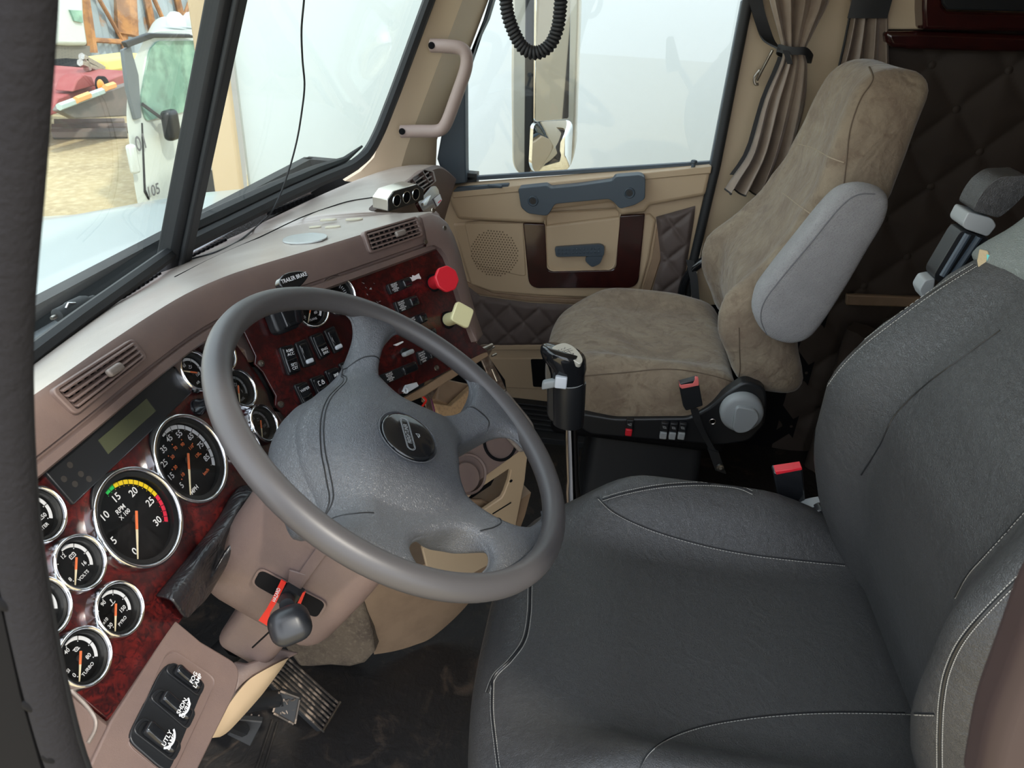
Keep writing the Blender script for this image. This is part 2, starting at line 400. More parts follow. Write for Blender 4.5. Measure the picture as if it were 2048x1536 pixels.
# bunk in the sleeper
bk = thing('sleeper_bunk', 'dark sleeper bunk edge with brown wooden rail behind the seats', 'bunk', (1.3, -1.2, FZ))
mb = MB(); mb.box((1.25, -1.6, .35), (1.85, .9, .48)); mk('bunk_box', mb, M['quiltdk'], bk, bevel=.02)
mb = MB(); mb.slab(XP(2.17, [(1694, 590), (1860, 596), (1990, 604), (1990, 622), (1860, 616), (1692, 611)]), (.02, 0, 0)); mk('rail', mb, M['tandk'], bk, bevel=.004)
mb = MB(); mb.slab([(2.19, -.305, FZ), (2.19, -.72, FZ), (2.19, -.72, .66), (2.19, -.305, .58)], (.008, 0, 0)); kq = struct(mk('wall_right', mb, M['blackmatte']), 'black lower wall behind the passenger seat'); kq.name = 'wall_right_lower'
mb = MB()
for k in range(2):
    cx, cy = 2.10 - .075*k, -.80 - .05*k
    mb.loft([[V((cx + .055*(1+.15*math.sin(5*t))*math.cos(t), cy + .04*(1+.2*math.cos(4*t))*math.sin(t), z)) for t in [2*PI*j/26 for j in range(26)]] for z in (FZ, .16, .3, .45, .60)])
tag(mk('sleeper_curtain', mb, M['quiltdk']), 'dark brown cloth bundle standing low behind the passenger seat', 'curtain')

mb = MB(); mb.slab([(2.215, .40, FZ), (2.215, .95, FZ), (2.215, .95, .93), (2.215, .40, .93)], (.04, 0, 0))
kp = struct(mk('wall_right', mb, M['rubber']), 'dark kick panel ahead of the passenger door'); kp.name = 'wall_right_front'

# ------------------------------------------------------------------ windscreen
CW = (1.19, .795, .955); PT = on(445, 0, 0, 1.19)
W0, W1, W2 = V(CW), V((2.0, .665, .965)), PT
nR = (W1-W0).cross(W2-W0).normalized()
if nR.y > 0: nR = -nR
FR = Frame(W0, (W1-W0), nR)
mirx = lambda p: V((2*1.19 - p.x, p.y, p.z))
A_top = on(860, 0, 0, 2.0)
FR_edge = [FR.px(*q) for q in ((356, 492), (450, 446), (560, 392), (640, 356), (698, 333), (732, 306), (755, 262), (790, 172), (853, 0))]
ex_ = (FR_edge[-1]-FR_edge[-2]).normalized()
top_r = FR_edge[-1] + ex_*.36
po = FR.px(356, 492); pt_ = FR.px(462, 0); top_l = pt_ + (pt_-po).normalized()*.36
glass_out = [po] + FR_edge[1:] + [top_r, top_l]
gl = MB(); gl.slab([p + nR*-.004 for p in glass_out], nR*-.005)
wd = sempty('window_1', W0, 'passenger half of the split windscreen, clear glass in a black rubber gasket')
mk('glass', gl, M['glass'], wd)
mb = MB()
gp = fillet([po] + FR_edge[1:] + [top_r], .03, 3, False)
mb.tube([p + nR*.006 for p in gp], .015, 8)
mb.tube([p - nR*.012 + V((0, 0, .012)) for p in FR_edge[:6]], [.016, .017, .016, .014, .008, .003], 8)
mk('gasket', mb, M['rubber'], wd)
gl = MB(); gl.slab([mirx(p - nR*.004) for p in glass_out], V((-nR.x, nR.y, nR.z))*-.005)
wd2 = sempty('window_2', W0, 'driver half of the split windscreen, clear glass in a black rubber gasket')
mk('glass', gl, M['glass'], wd2)
mb = MB(); mb.tube([mirx(p + nR*.006) for p in gp], .013, 8)
mk('gasket', mb, M['rubber'], wd2)
# centre post
mb = MB()
pb, pp = V((1.19, .800, .93)), V((1.19, PT.y, PT.z)); d = (pp-pb).normalized(); e = pp + d*.36
side = V((1, 0, 0)); ny = d.cross(side)
mb.loft([[p + side*.026*cx + ny*.02*cy for cx, cy in ((-1, -.6), (-.6, -1), (.6, -1), (1, -.6), (1, .8), (-1, .8))] for p in (pb, pp, e)])
mb.loft([[p + side*(.012+.004)*cx - ny*.026 + ny*.006*cy for cx, cy in ((-1, -1), (1, -1), (1, 1), (-1, 1))] for p in (pb, pp, e)])
struct(mk('trim_1', mb, M['rubber'], bevel=.004), 'black centre post between the two windscreen panes')
# header above screen
mb = MB(); mb.slab([(.3, .52, 1.72), (2.2, .52, 1.72), (2.2, .46, 1.86), (.3, .46, 1.86)], (0, -.05, 0)); struct(mk('trim_2', mb, M['pillar']), 'tan header trim above the windscreen')
# A pillar trim (passenger side)
e1 = [on(862, -40, 0, 2.0), on(858, 0, 0, 2.0), on(800, 160, 0, 2.0), on(765, 262, 0, 2.0), on(748, 315, 0, 2.0), on(722, 342, 0, 2.0), on(690, 362, 0, 1.98)]
e2 = [on(940, -40, 0, 2.035), on(925, 0, 0, 2.035), on(868, 150, 0, 2.035), on(830, 250, 0, 2.035), on(812, 300, 0, 2.035), on(802, 335, 0, 2.03), on(790, 375, 0, 2.02)]
e3 = [on(990, -40, 0, 2.20), on(977, 0, 0, 2.20), on(930, 125, 0, 2.20), on(890, 230, 0, 2.20), on(874, 280, 0, 2.20), on(872, 330, 0, 2.20), on(874, 380, 0, 2.20)]
for e_ in (e1, e2, e3):
    q = (e_[1]-e_[3]).normalized(); e_.insert(0, e_[1] + q*.40)
ep = [a + V((.015, .012, 0)) for a in e1]
mb = MB()
secs = []
for a, b, c, z in zip(e1, e2, e3, ep): secs.append([z, a, a*.93+b*.07, b*.9+a*.1, b, b*.9+c*.1, c, c + V((.03, .03, 0))])
mb.loft(secs, closed=False, caps=False)
struct(mk('trim_3', mb, M['pillar'], ang=25), 'tan passenger windscreen pillar trim')

# ------------------------------------------------------------------ passenger door (inner face at x = 2.2)
XD = 2.2
door = sempty('door_1', (XD, .0, FZ), 'tan passenger door with burl inset, quilted lower panel and slate blue pull handle')
sheetp = XP(XD, [(870, 388), (900, 386), (1055, 366), (1250, 350), (1424, 334), (1404, 420), (1386, 500), (1362, 640), (1345, 760), (1335, 800), (1090, 805), (960, 790), (940, 700)])
mb = MB(); mb.slab(sheetp, (.05, 0, 0)); mk('door_shell', mb, M['tan'], door, bevel=.006)
# upper ledge of the door
mb = MB(); mb.slab(XP(XD-.03, [(893, 388), (1040, 378), (1060, 371), (1290, 348), (1424, 336), (1412, 392), (1300, 412), (1290, 425), (1240, 432), (1225, 405), (1100, 420), (1085, 448), (1060, 447), (915, 440)]), (.035, 0, 0))
mk('upper_pad', mb, M['tan'], door, bevel=.012, bseg=4)
mb = MB(); mb.slab([on(905, 384, 0, XD-.035), on(1424, 333, 0, XD-.035), on(1424, 327, 0, XD+.02), on(905, 366, 0, XD+.02)], (0, 0, -.02)); mk('sill_top', mb, M['tan'], door, bevel=.003)
mb = MB(); mb.slab(XP(XD+.015, [(893, 362), (935, 362), (1425, 331), (1424, 323), (935, 354), (893, 355)]), (.02, 0, 0)); mk('weather_strip', mb, M['slate'], door, bevel=.002)
# U shaped raised moulding around the inset
outer = XP(XD-.012, [(905, 448), (960, 442), (1057, 447), (1085, 452), (1232, 434), (1300, 428), (1312, 440), (1298, 520), (1280, 585), (1255, 598), (1150, 596), (1070, 592), (985, 585), (940, 570), (925, 520)])
mb = MB(); mb.slab(outer, (.016, 0, 0)); mk('moulding', mb, M['tan'], door, bevel=.01, bseg=3)
# lower swoop below moulding
mb = MB(); mb.slab(XP(XD-.006, [(925, 560), (985, 586), (1070, 594), (1150, 598), (1258, 598), (1284, 584), (1303, 520), (1316, 440), (1330, 432), (1322, 520), (1300, 590), (1275, 602), (1150, 608), (1060, 604), (960, 590), (930, 580)]), (.01, 0, 0)); mk('swoop_strip', mb, M['tandk'], door, bevel=.004)
# burl U
bo = fillet(XP(XD-.020, [(1046, 447), (1090, 448), (1094, 543), (1232, 540), (1240, 432), (1290, 428), (1276, 576), (1058, 577)]), [.0, .0, .02, .02, 0, 0, .035, .035], 6)
mb = MB(); mb.slab(bo, (.012, 0, 0)); mk('burl_inset', mb, M['burldk'], door, bevel=.003)
# pocket: recessed bowl
rim = fillet(XP(XD-.018, [(1088, 425), (1092, 543), (1229, 541), (1243, 416)]), [.02, .03, .03, .02], 6)
inn = fillet(XP(XD+.02, [(1098, 430), (1104, 532), (1222, 530), (1234, 420)]), [.02, .03, .03, .02], 6)
cen = sum(inn, V((0, 0, 0)))/len(inn)
mb = MB(); mb.loft([[p + V((.004, 0, 0)) for p in rim], rim, [lerp(p, cen, .03) for p in rim], [lerp(a, b, .6) + V((.004, 0, 0)) for a, b in zip(rim, inn)], inn, [lerp(p, cen, .10) + V((.004, 0, 0)) for p in inn], [lerp(p, cen, .97) + V((.004, 0, 0)) for p in inn]], caps=False)
mk('handle_pocket', mb, M['tan'], door, ang=60)
# the pocket needs a hole in front of it: moulding is cut by a boolean free recess -> collar for the lever
mb = MB(); mb.slab(fillet(XP(XD-.008, [(1150, 545), (1172, 510), (1166, 480), (1180, 470), (1215, 472), (1226, 500), (1222, 540)]), .02, 4), (.02, 0, 0)); mk('lever_collar', mb, M['tan'], door, bevel=.008, bseg=3)
mb = MB(); mb.slab(fillet(XP(XD-.030, [(1109, 495), (1200, 489), (1209, 493), (1208, 512), (1112, 514)]), .008, 4), (.014, 0, 0))
mb.slab(fillet(XP(XD-.028, [(1172, 513), (1208, 508), (1200, 528), (1184, 535), (1170, 522)]), .008, 4), (.014, 0, 0))
for i in range(12):
    for j in range(2):
        q = on(1117 + i*7.3, 500.5 - i*.35 + j*7, 0, XD-.030); mb.lathe([(.0035, 0), (.003, .0015), (0, .002)], Frame(q, (0, -1, 0), (-1, 0, 0)), seg=8)
mk('release_lever', mb, M['slate'], door, bevel=.003)
# pull handle
ph = fillet(XP(XD-.075, [(1036, 377), (1094, 371), (1100, 377), (1160, 371), (1225, 362), (1230, 354), (1280, 350), (1291, 356), (1290, 398), (1270, 410), (1240, 418), (1228, 405), (1218, 398), (1110, 408), (1098, 428), (1092, 432), (1056, 427), (1042, 415)]), .008, 4)
mb = MB(); mb.slab(ph, (.045, 0, 0)); 
for q in ((1066, 402), (1259, 386)):
    c = on(*q, 0, XD-.075); mb.olathe([(.016, 0), (.015, .003), (.011, .003), (.010, -.004)], Frame(c, (0, -1, 0), (-1, 0, 0)), seg=20)
mk('pull_handle', mb, M['slate'], door, bevel=.007, bseg=3)
mb = MB()
for q in ((1066, 402), (1259, 386)):
    c = on(*q, 0, XD-.075); mb.lathe([(.009, 0), (.009, .002), (.004, .002), (.004, .0035), (0, .0035)], Frame(c, (0, -1, 0), (-1, 0, 0)), seg=16)
mk('handle_screw', mb, M['black'], door)
mb = MB(); mb.slab(fillet(XP(XD-.032, [(1092, 378), (1100, 372), (1222, 357), (1228, 362), (1215, 369), (1104, 381)]), .006, 3), (.012, 0, 0)); mk('ledge_recess', mb, M['tandk'], door, bevel=.003)
mb = MB(); mb.slab(fillet(XP(XD-.034, [(912, 376), (1018, 368), (1015, 378), (905, 384)]), .005, 3), (.02, 0, 0))
mb.rbox((.006, .022, .004), .003, lambda q: on(990, 372, 0, XD-.037) + q, (2, 4, 2)); mk('window_switch_plate', mb, M['slate'], door, bevel=.002)
# speaker panel with perforations
mb = MB(); mb.slab(fillet(XP(XD-.015, [(928, 446), (1046, 447), (1052, 552), (1040, 552), (962, 533), (945, 520)]), .008, 3), (.006, 0, 0)); mk('speaker_panel', mb, M['tan'], door, bevel=.003)
mb = MB(); c = on(989, 507, 0, XD-.0155); n = 0
for i in range(-9, 10):
    for j in range(-10, 11):
        y = i*.0092 + (.0046 if j % 2 else 0); z = j*.0080
        if y*y + z*z < .077**2: mb.lathe([(.0023, 0), (.0023, .0004)], Frame(c + V((0, y, z)), (0, -1, 0), (-1, 0, 0)), seg=6)
mk('speaker_grille', mb, mat('grille_brown', (.12, .08, .045), .8), door)
# quilted lower panel
def quilt_panel(X, poly, h, res=.0055):
    from mathutils.geometry import delaunay_2d_cdt
    P2 = []
    for i in range(len(poly)):
        a, q = poly[i], poly[(i+1) % len(poly)]; m = max(1, int((q-a).length/.006)); P2 += [(lerp(a, q, k/m).y, lerp(a, q, k/m).z) for k in range(m)]
    n = len(P2); PA = np.array(P2); PB = np.roll(PA, -1, 0); dd = PB-PA; L2 = np.maximum(1e-12, (dd*dd).sum(1))
    def dist(y, z):
        p = np.array([y, z]); t = np.clip(((p-PA)*dd).sum(1)/L2, 0, 1); return float(np.sqrt((((PA + dd*t[:, None])-p)**2).sum(1)).min())
    def inside(y, z):
        c = (PA[:, 1] > z) != (PB[:, 1] > z); xx = PA[:, 0] + (z-PA[:, 1])*dd[:, 0]/np.where(dd[:, 1] == 0, 1e-12, dd[:, 1]); return int((c & (y < xx)).sum()) % 2 == 1
    pts = list(P2); ys = PA[:, 0]; zs = PA[:, 1]
    for i in range(int((ys.max()-ys.min())/res)+1):
        for j in range(int((zs.max()-zs.min())/res)+1):
            y, z = ys.min()+i*res+(res/2 if j % 2 else 0), zs.min()+j*res
            if inside(y, z) and dist(y, z) > .003: pts.append((y, z))
    r_ = delaunay_2d_cdt([V(p) for p in pts], [], [list(range(n))], 1, 1e-6)
    vs = []
    for p in r_[0]:
        e = dist(p.x, p.y); ed = min(1, e/.012); vs.append((X - h(p.x-ys[0], p.y-zs[0])*ed - .003*math.sqrt(ed), p.x, p.y))
    m_ = MB(); m_.add(vs, [tuple(f) for f in r_[2]]); return m_
poly = XP(XD-.008, [(935, 572), (960, 592), (1060, 606), (1150, 610), (1278, 604), (1302, 590), (1322, 520), (1312, 434), (1391, 412), (1388, 440), (1372, 540), (1352, 650), (1340, 688), (1100, 690), (955, 692), (945, 640)])
mk('quilted_panel', quilt_panel(XD-.006, poly, quilt_fn(.096, .104, .009, .20), .0048), M['quilt'], door, ang=180)
# lower tan rails and vent
mb = MB(); mb.slab(XP(XD-.010, [(950, 690), (1345, 688), (1343, 700), (952, 702)]), (.012, 0, 0)); mb.slab(XP(XD-.004, [(975, 716), (1340, 716), (1335, 790), (1000, 776)]), (.012, 0, 0)); mk('kick_panel', mb, M['tan'], door, bevel=.005)
mb = MB(); mb.slab(fillet(XP(XD-.008, [(1061, 719), (1110, 719), (1110, 776), (1066, 774)]), .006, 3), (.01, 0, 0)); mk('door_vent', mb, M['blackmatte'], door, bevel=.003)
# window frame and glass
mb = MB(); up = V((0, 0, 0))
def ext(a, b, l=.36): return a + (a-b).normalized()*l
wl = XP(XD, [(930, 362), (930, 165), (950, 90), (974, 40), (986, 0)]); wr = XP(XD, [(1422, 330), (1484, 0)])
wpoly = wl + [ext(wl[-1], wl[-2], .33), ext(wr[1], wr[0], .36)] + [wr[0]]
g = MB(); g.slab([p + V((.02, 0, 0)) for p in wpoly], (.005, 0, 0)); gobj = struct(mk('window_3', g, M['glasspass']), 'passenger door window glass, slightly tinted')
fr = XP(XD-.01, [(893, 370), (874, 318), (884, 262), (930, 130), (966, 40), (978, 0)]); fr = fr + [ext(fr[-1], fr[-2], .33)]
fri = XP(XD-.01, [(932, 366), (931, 300), (930, 165), (950, 90), (974, 40), (986, 0)]); fri += [ext(fri[-1], fri[-2], .33)]
mb.slab(fr + fri[::-1], (.05, 0, 0))
mb.slab(XP(XD-.005, [(1418, 340), (1426, 336), (1430, 330), (1490, 0), (1484, 0), (1420, 330)]), (.03, 0, 0))
mk('window_frame', mb, M['slate'], door, bevel=.004)
mb = MB(); a, b = on(1447, 200, 0, XD+.0), on(1484, 0, 0, XD+.0)
bb = on(1421, 332, 0, XD)
mb.tube([bb + V((-.006, -.012, 0)), ext(b, bb, .36) + V((-.006, -.012, 0))], .006, 8); mk('chrome_strip', mb, M['steel'], door)
mb = MB(); mb.lathe([(.006, 0), (.006, .012), (.010, .016), (.008, .022), (0, .024)], Frame(on(1386, 336, 0, XD-.012), (1, 0, 0), (0, 0, 1)), seg=14); mk('lock_knob', mb, M['slate'], door)
# black body seal along the rear edge of the door opening
mb = MB(); a, b = on(1432, 330, 0, XD-.02), on(1496, 0, 0, XD-.02); lo = on(1378, 560, 0, XD-.02); lo2 = V((XD-.02, -.30, FZ))
mb.tube([lo2, lo, a, b, ext(b, a, .36)], .014, 10); struct(mk('trim_4', mb, M['rubber']), 'black rubber seal behind the passenger door')
# sill of the door opening (ribbed scuff)
mb = MB(); mb.slab([(XD, .45, .17), (XD, -.31, .17), (XD-.16, -.31, .12), (XD-.16, .45, .12)], (0, 0, -.02))
for k in range(6): mb.box((XD-.03-.02*k, .07, .165-.0063*k), (.006, .74, .008))
struct(mk('trim_5', mb, M['rubber'], bevel=.002), 'ribbed black step sill below the passenger door')

# B pillar belt strip, grab rail beside the passenger seat
mb = MB(); mb.tube(fillet([(2.17, -.30, .52), (2.17, -.265, .60), (2.17, -.27, .70), (2.165, -.34, .77), (2.165, -.42, .80)], .05, 5, False), .014, 12)
tag(mk('grab_rail', mb, M['blackgloss']), 'curved black tube rail between passenger seat and door', 'rail')
bl = thing('seat_belt', 'dark grey seat belt strap with hook hanging on the passenger door pillar', 'seat belt', on(1560, 100, 0, 2.17))
def ribbon(mb, pts, wv, th=.002, mi=0):
    wv = [V(x) for x in wv] if isinstance(wv, list) else [V(wv)]*len(pts)
    secs = []
    for i, (p, q) in enumerate(zip(pts, wv)):
        t = (pts[min(i+1, len(pts)-1)]-pts[max(i-1, 0)]).normalized(); n_ = t.cross(q).normalized()*th
        secs.append([p - q - n_, p + q - n_, p + q + n_, p - q + n_])
    mb.loft(secs, mi=mi)
mb = MB()
st = [on(1505, -60, 0, 2.17), on(1511, 0, 0, 2.165), on(1525, 50, 0, 2.16), on(1540, 85, 0, 2.14), on(1570, 103, 0, 2.08)]
ribbon(mb, spline(st, 5), (0, -.02, -.006)); mk('strap', mb, M['rubber'], bl)
mb = MB(); mb.tube([on(1545, 100, 0, 2.15), on(1524, 140, 0, 2.16), on(1514, 160, 0, 2.17)], .004, 8)
mb.tube(fillet([on(1520, 140, 0, 2.165), on(1507, 155, 0, 2.17), on(1510, 170, 0, 2.17), on(1517, 168, 0, 2.17)], .01, 4, False), .0035, 8); mk('hook', mb, M['steel'], bl)

# near door opening: flange and fuzzy seal of the driver's door frame, right beside the lens
nf = [(84, -60), (86, 0), (70, 330), (52, 650), (58, 900), (78, 1100), (118, 1320), (160, 1490), (200, 1600)]
mb = MB()
cen_ = [on(px-42, py, 0, .20) for px, py in nf]
wdt = .022
mb.tube(spline(cen_, 5), .0085, 14)
ds = sempty('trim_6', cen_[4], 'dark grey fuzzy door seal at the left edge, next to the viewer')
mk('seal', mb, mat('fuzzy_seal', (.020, .019, .021), .95, spec=.15, bump=[('noise', 250, .7, .002)]), ds)
mb = MB(); mb.tube(spline([on(px-14, py, 0, .205) for px, py in nf], 5), .0048, 10); mk('seal_lip', mb, M['rubber'], ds)
left = [on(px-420, py, 0, .215) for px, py in nf]; right = [on(px-20, py, 0, .215) for px, py in nf]
mb = MB(); mb.loft([[a, b, b + V((-.02, 0, 0)), a + V((-.02, 0, 0))] for a, b in zip(left, right)]); mk('flange', mb, M['blackmatte'], ds)
mb = MB()
for q in ((8, 618+600-10), (60, 1412), (98, 1516)):
    mb.lathe([(.004, 0), (.0035, .001), (.002, .0015), (0, .0016)], Frame(on(*q, 0, .193), (0, 1, 0), (-1, 0, 0)), seg=14)
mk('rivet', mb, M['blackmatte'], ds)
# ================================================================== dashboard
nC = V((0, -.873, .488)); FC = Frame((.641, .479, .898), (1, 0, 0), nC)           # gauge cluster plane
k27, a30 = R(27), R(30)
nS = V((-math.sin(a30)*math.cos(k27), -math.cos(a30)*math.cos(k27), math.sin(k27)))
FS = Frame(onp(590, 885, FC.o, FC.n), (math.cos(a30), -math.sin(a30), 0), nS)     # centre switch panel plane
dash = thing('dashboard', 'mauve brown truck dashboard with padded top wrapping round the driver', 'dashboard', (1.19, .6, .8))
crease = [(.22, .548, 1.06), (.565, .548, 1.06), (.69, .550, 1.06), (.82, .546, 1.06), (.90, .530, 1.06), (.965, .504, 1.06), (1.073, .448, 1.06), (1.172, .398, 1.06), (1.325, .322, 1.06),
          (1.350, .335, 1.052), (1.352, .40, 1.045), (1.37, .462, 1.04), (1.50, .470, 1.033), (1.75, .470, 1.025), (1.95, .470, 1.005), (2.06, .468, .975), (2.16, .46, .93)]
wbase = [(.30, .64, .95), (.60, .735, .945), (.72, .765, .945), (.85, .785, .945), (.93, .797, .945), (1.0, .80, .945), (1.15, .802, .945), (1.25, .795, .945), (1.36, .780, .945),
         (1.38, .777, .945), (1.40, .774, .945), (1.44, .768, .945), (1.55, .75, .948), (1.78, .715, .95), (1.98, .675, .95), (2.08, .64, .945), (2.19, .60, .93)]
CRS = spline(crease, 5); BAS = spline(wbase, 5)
def topz(i, t): return
rows = []
for a, b in zip(CRS, BAS):
    rows.append([lerp(a, b, t) + V((0, 0, .012*math.sin(PI*min(1, t*1.0)))) for t in (0, .02, .06, .2, .4, .6, .8, .97, 1)] + [b + V((0, .02, -.04))])
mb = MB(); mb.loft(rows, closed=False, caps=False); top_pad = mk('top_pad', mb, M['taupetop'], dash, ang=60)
def dash_pt(px, py, lift=0.0):                       # point on the dash top under a pixel
    best = None
    for k in range(400):
        z = 1.075 - .0004*k; p = on(px, py, 2, z)
        ys = min(CRS, key=lambda q: (q.x-p.x)**2 + (q.y-p.y)**2*.2); i = CRS.index(ys)
        a, b = CRS[i], BAS[i]; t = max(0, min(1, (p.y-a.y)/(b.y-a.y))); zz = a.z + (b.z-a.z)*t + .012*math.sin(PI*t)
        if z <= zz: return p + V((0, 0, lift))
    return p
# seam on the dash top
mb = MB(); sm = [dash_pt(*q, .001) for q in ((350, 555), (430, 515), (520, 475), (600, 437), (660, 415), (700, 403), (745, 396))]
mb.tube(spline(sm, 5), .0012, 6); mk('top_seam', mb, M['blackmatte'], dash)
# defroster slots along the windscreen
def slots(name, q0, q1, n, w0, lab=None):
    mb = MB(); a, b = dash_pt(*q0, .0), dash_pt(*q1, .0); d = b-a; fwd = V((0, 1, 0)); fr_ = MB()
    for i in range(n):
        c = lerp(a, b, (i+.5)/n); dd = d/n*.27
        nn = V((0, .30, 1)).normalized()
        fw = V((.25, .9, -.27)).normalized()*w0
        mb.slab([c-dd-fw+nn*.006, c+dd-fw+nn*.006, c+dd+fw+nn*.006, c-dd+fw+nn*.006], nn*-.010)
    return mk(name, mb, M['blackmatte'], dash)
for q in (((238, 602), (318, 550), 9, .011), ((378, 518), (450, 482), 8, .010), ((538, 428), (625, 392), 10, .010)): slots('defroster_slots', *q)
mb = MB()
for q0, q1 in (((232, 608), (322, 545)), ((372, 524), (455, 478)), ((532, 432), (630, 388))):
    a, b = dash_pt(*q0, .001), dash_pt(*q1, .001); up_ = V((0, .012, 0))
    mb = MB(); mb.tube([a + up_, b + up_], .0022, 6); mk('defroster_trim', mb, M['taupe'], dash)
# brow below the crease
NB = 41                                                # samples up to the right corner of the centre section
brow = []
for i, a in enumerate(CRS[:NB+1]):
    t = (CRS[min(i+1, NB)] - CRS[max(i-1, 0)]).normalized(); t.z = 0; nb = V((t.y, -t.x, 0)).normalized()
    if nb.y > 0: nb = -nb
    dn = (V((0, 0, -1)) + nb*.50).normalized(); o2 = V((nb.x, nb.y, .45)).normalized()
    brow.append([a, a + nb*.006 + V((0, 0, -.004)), a + dn*.02 + o2*.004, a + dn*.035 + o2*.005, a + dn*.048 + o2*.003, a + dn*.050 - o2*.003, a + dn*.053 - o2*.003, a + dn*.055 + o2*.004, a + dn*.064 + o2*.004, a + dn*.068 - o2*.004, a + dn*.068 - o2*.03])
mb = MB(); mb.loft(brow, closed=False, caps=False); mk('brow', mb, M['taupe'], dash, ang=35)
# seams of the brow caps
def brow_seam(i):
    mb_.tube([p + (brow[i][3]-brow[i][9]).normalized()*0 + V((0, -.0012, .0006)) for p in brow[i][:5]], .0013, 6)
# air vents in the brow
def vent(name, quad, nslat, nrm, vanes=5):
    F = Frame(onp(*quad[0], nrm[0], nrm[1]), nrm[2], nrm[1])
    q = [F.px(*p, .014) for p in quad]                 # tl, tr, br, bl
    P = lambda s, t, c=0: lerp(lerp(q[0], q[1], s), lerp(q[3], q[2], s), t) + F.n*c
    o = fillet([P(-.04, -.05), P(1.04, -.05), P(1.04, 1.05), P(-.04, 1.05)], .008, 4); i_ = fillet([P(.015, .06), P(.985, .06), P(.985, .93), P(.015, .93)], .004, 4)
    mb = MB(); mb.ring(o, i_, F.n*-.012); v = mk(name, mb, M['taupe'], dash, bevel=.002)
    mb = MB(); mb.slab([P(0, 0, -.006), P(1, 0, -.006), P(1, 1, -.006), P(0, 1, -.006)], F.n*-.002); mk('duct', mb, M['blackmatte'], v)
    mb = MB(); hh = (q[0]-q[3]).normalized()
    for k in range(nslat):
        t = (k+.8)/(nslat+.6)
        a, b = P(.02, t, .003), P(.98, t, .003)
        mb.slab([a - hh*.0012, b - hh*.0012, b + hh*.0012, a + hh*.0012], (F.n*-.8 + hh*.25)*.009)
    mk('slats', mb, M['taupe'], v, bevel=.0006)
    mb = MB(); u = (q[1]-q[0]).normalized()
    for k in range(vanes*2):
        s = (k+.5)/(vanes*2); mb.slab([P(s, .08, -.003) - u*.001, P(s, .08, -.003) + u*.001, P(s, .92, -.003) + u*.001, P(s, .92, -.003) - u*.001], F.n*-.003)
    mk('vanes', mb, M['taupe'], v)
    mb = MB(); c = P(.56, .56, .006); mb.rbox((.012, .005, .004), .0035, lambda z: c + u*z.x + hh*z.y + F.n*z.z, (3, 2, 2)); mk('tab', mb, M['greypl'] if nslat > 4 else M['plate'], v)
    return v
vent('air_vent', [(112, 778), (264, 680), (292, 716), (157, 824)], 4, ((.6, .545, 1.045), V((0, -.90, .44)), (1, 0, 0)), 6)
vc = V((-.5*.90, -.866*.90, .44))
vent('air_vent', [(731, 464), (832, 434), (845, 470), (744, 504)], 4, (CRS[36], vc, (.87, -.48, 0)), 5)
# cap and rounded end of the centre section, frame right of the switch panel
FS2 = Frame(FS.p(0, 0, .012), FS.u, FS.n)
fo = FP(FS2, [(846, 428), (866, 422), (884, 427), (900, 440), (913, 465), (925, 500), (940, 560), (957, 625), (973, 668), (957, 684), (951, 683)])
fi = FP(FS2, [(852, 494), (868, 490), (882, 497), (893, 512), (901, 532), (908, 556), (918, 590), (928, 622), (938, 650), (947, 674), (951, 683)])
crz = FP(FS2, [(850, 460), (868, 452), (884, 459), (897, 472), (906, 492), (916, 520), (930, 572), (944, 625), (957, 670), (956, 682), (951, 683)])
mb = MB(); mb.loft([[p - FS.n*.03 for p in fi], fi, [lerp(a, b, .5) + FS.n*.003 for a, b in zip(fi, crz)], crz, [lerp(a, b, .75) - FS.n*.004 for a, b in zip(crz, fo)], [p - FS.n*.012 for p in fo], [p - FS.n*.10 for p in fo]], closed=False, caps=False)
mk('end_frame', mb, M['taupe'], dash, ang=50)
for q in ((889, 456), (851, 484), (866, 421)):
    mb = MB(); mb.lathe([(.0045, 0), (.004, .002), (.0015, .0022), (0, .0012)], Frame(FS2.px(*q, .002), FS.u, FS.n), seg=12); mk('screw', mb, M['steel'], dash)
# passenger fascia beyond the centre section
FPz = Frame((1.75, .455, .99), (1, 0, 0), V((0, -.93, .36)))
mb = MB()
rows = []
for a in CRS[55:]:
    rows.append([a, a + V((0, -.008, -.008)), a + V((0, .012, -.08)), a + V((0, .05, -.22)), a + V((0, .12, -.34))])
mb.loft(rows, closed=False, caps=False); mk('passenger_fascia', mb, M['taupe'], dash, ang=50)
def quad_vent(pts, nm):
    o = FP(FPz, pts, .012); c = sum(o, V((0, 0, 0)))/len(o)
    mb = MB(); mb.ring(o, [lerp(p, c, .10) for p in o], FPz.n*-.02); v = mk(nm, mb, M['taupe'], dash, bevel=.002)
    mb = MB(); mb.slab([lerp(p, c, .05) - FPz.n*.012 for p in o], FPz.n*-.004); mk('duct', mb, M['blackmatte'], v)
    return v
v = quad_vent([(786, 384), (850, 337), (868, 342), (873, 362), (866, 368), (838, 388), (800, 392)], 'end_vent')
mb = MB()
for a, b in (((800, 385), (858, 344)), ((806, 389), (864, 352)), ((822, 389), (866, 360))):
    p, q = FPz.px(*a, .010), FPz.px(*b, .010); mb.slab([p - FPz.v*.002, q - FPz.v*.002, q + FPz.v*.002, p + FPz.v*.002], FPz.n*-.012)
for a, b in (((818, 362), (834, 390)), ((826, 357), (842, 384)), ((846, 342), (860, 366))):
    p, q = FPz.px(*a, .012), FPz.px(*b, .012); mb.slab([p - FPz.u*.003, q - FPz.u*.003, q + FPz.u*.003, p + FPz.u*.003], FPz.n*-.012)
mk('slats', mb, M['taupe'], v, bevel=.0008)
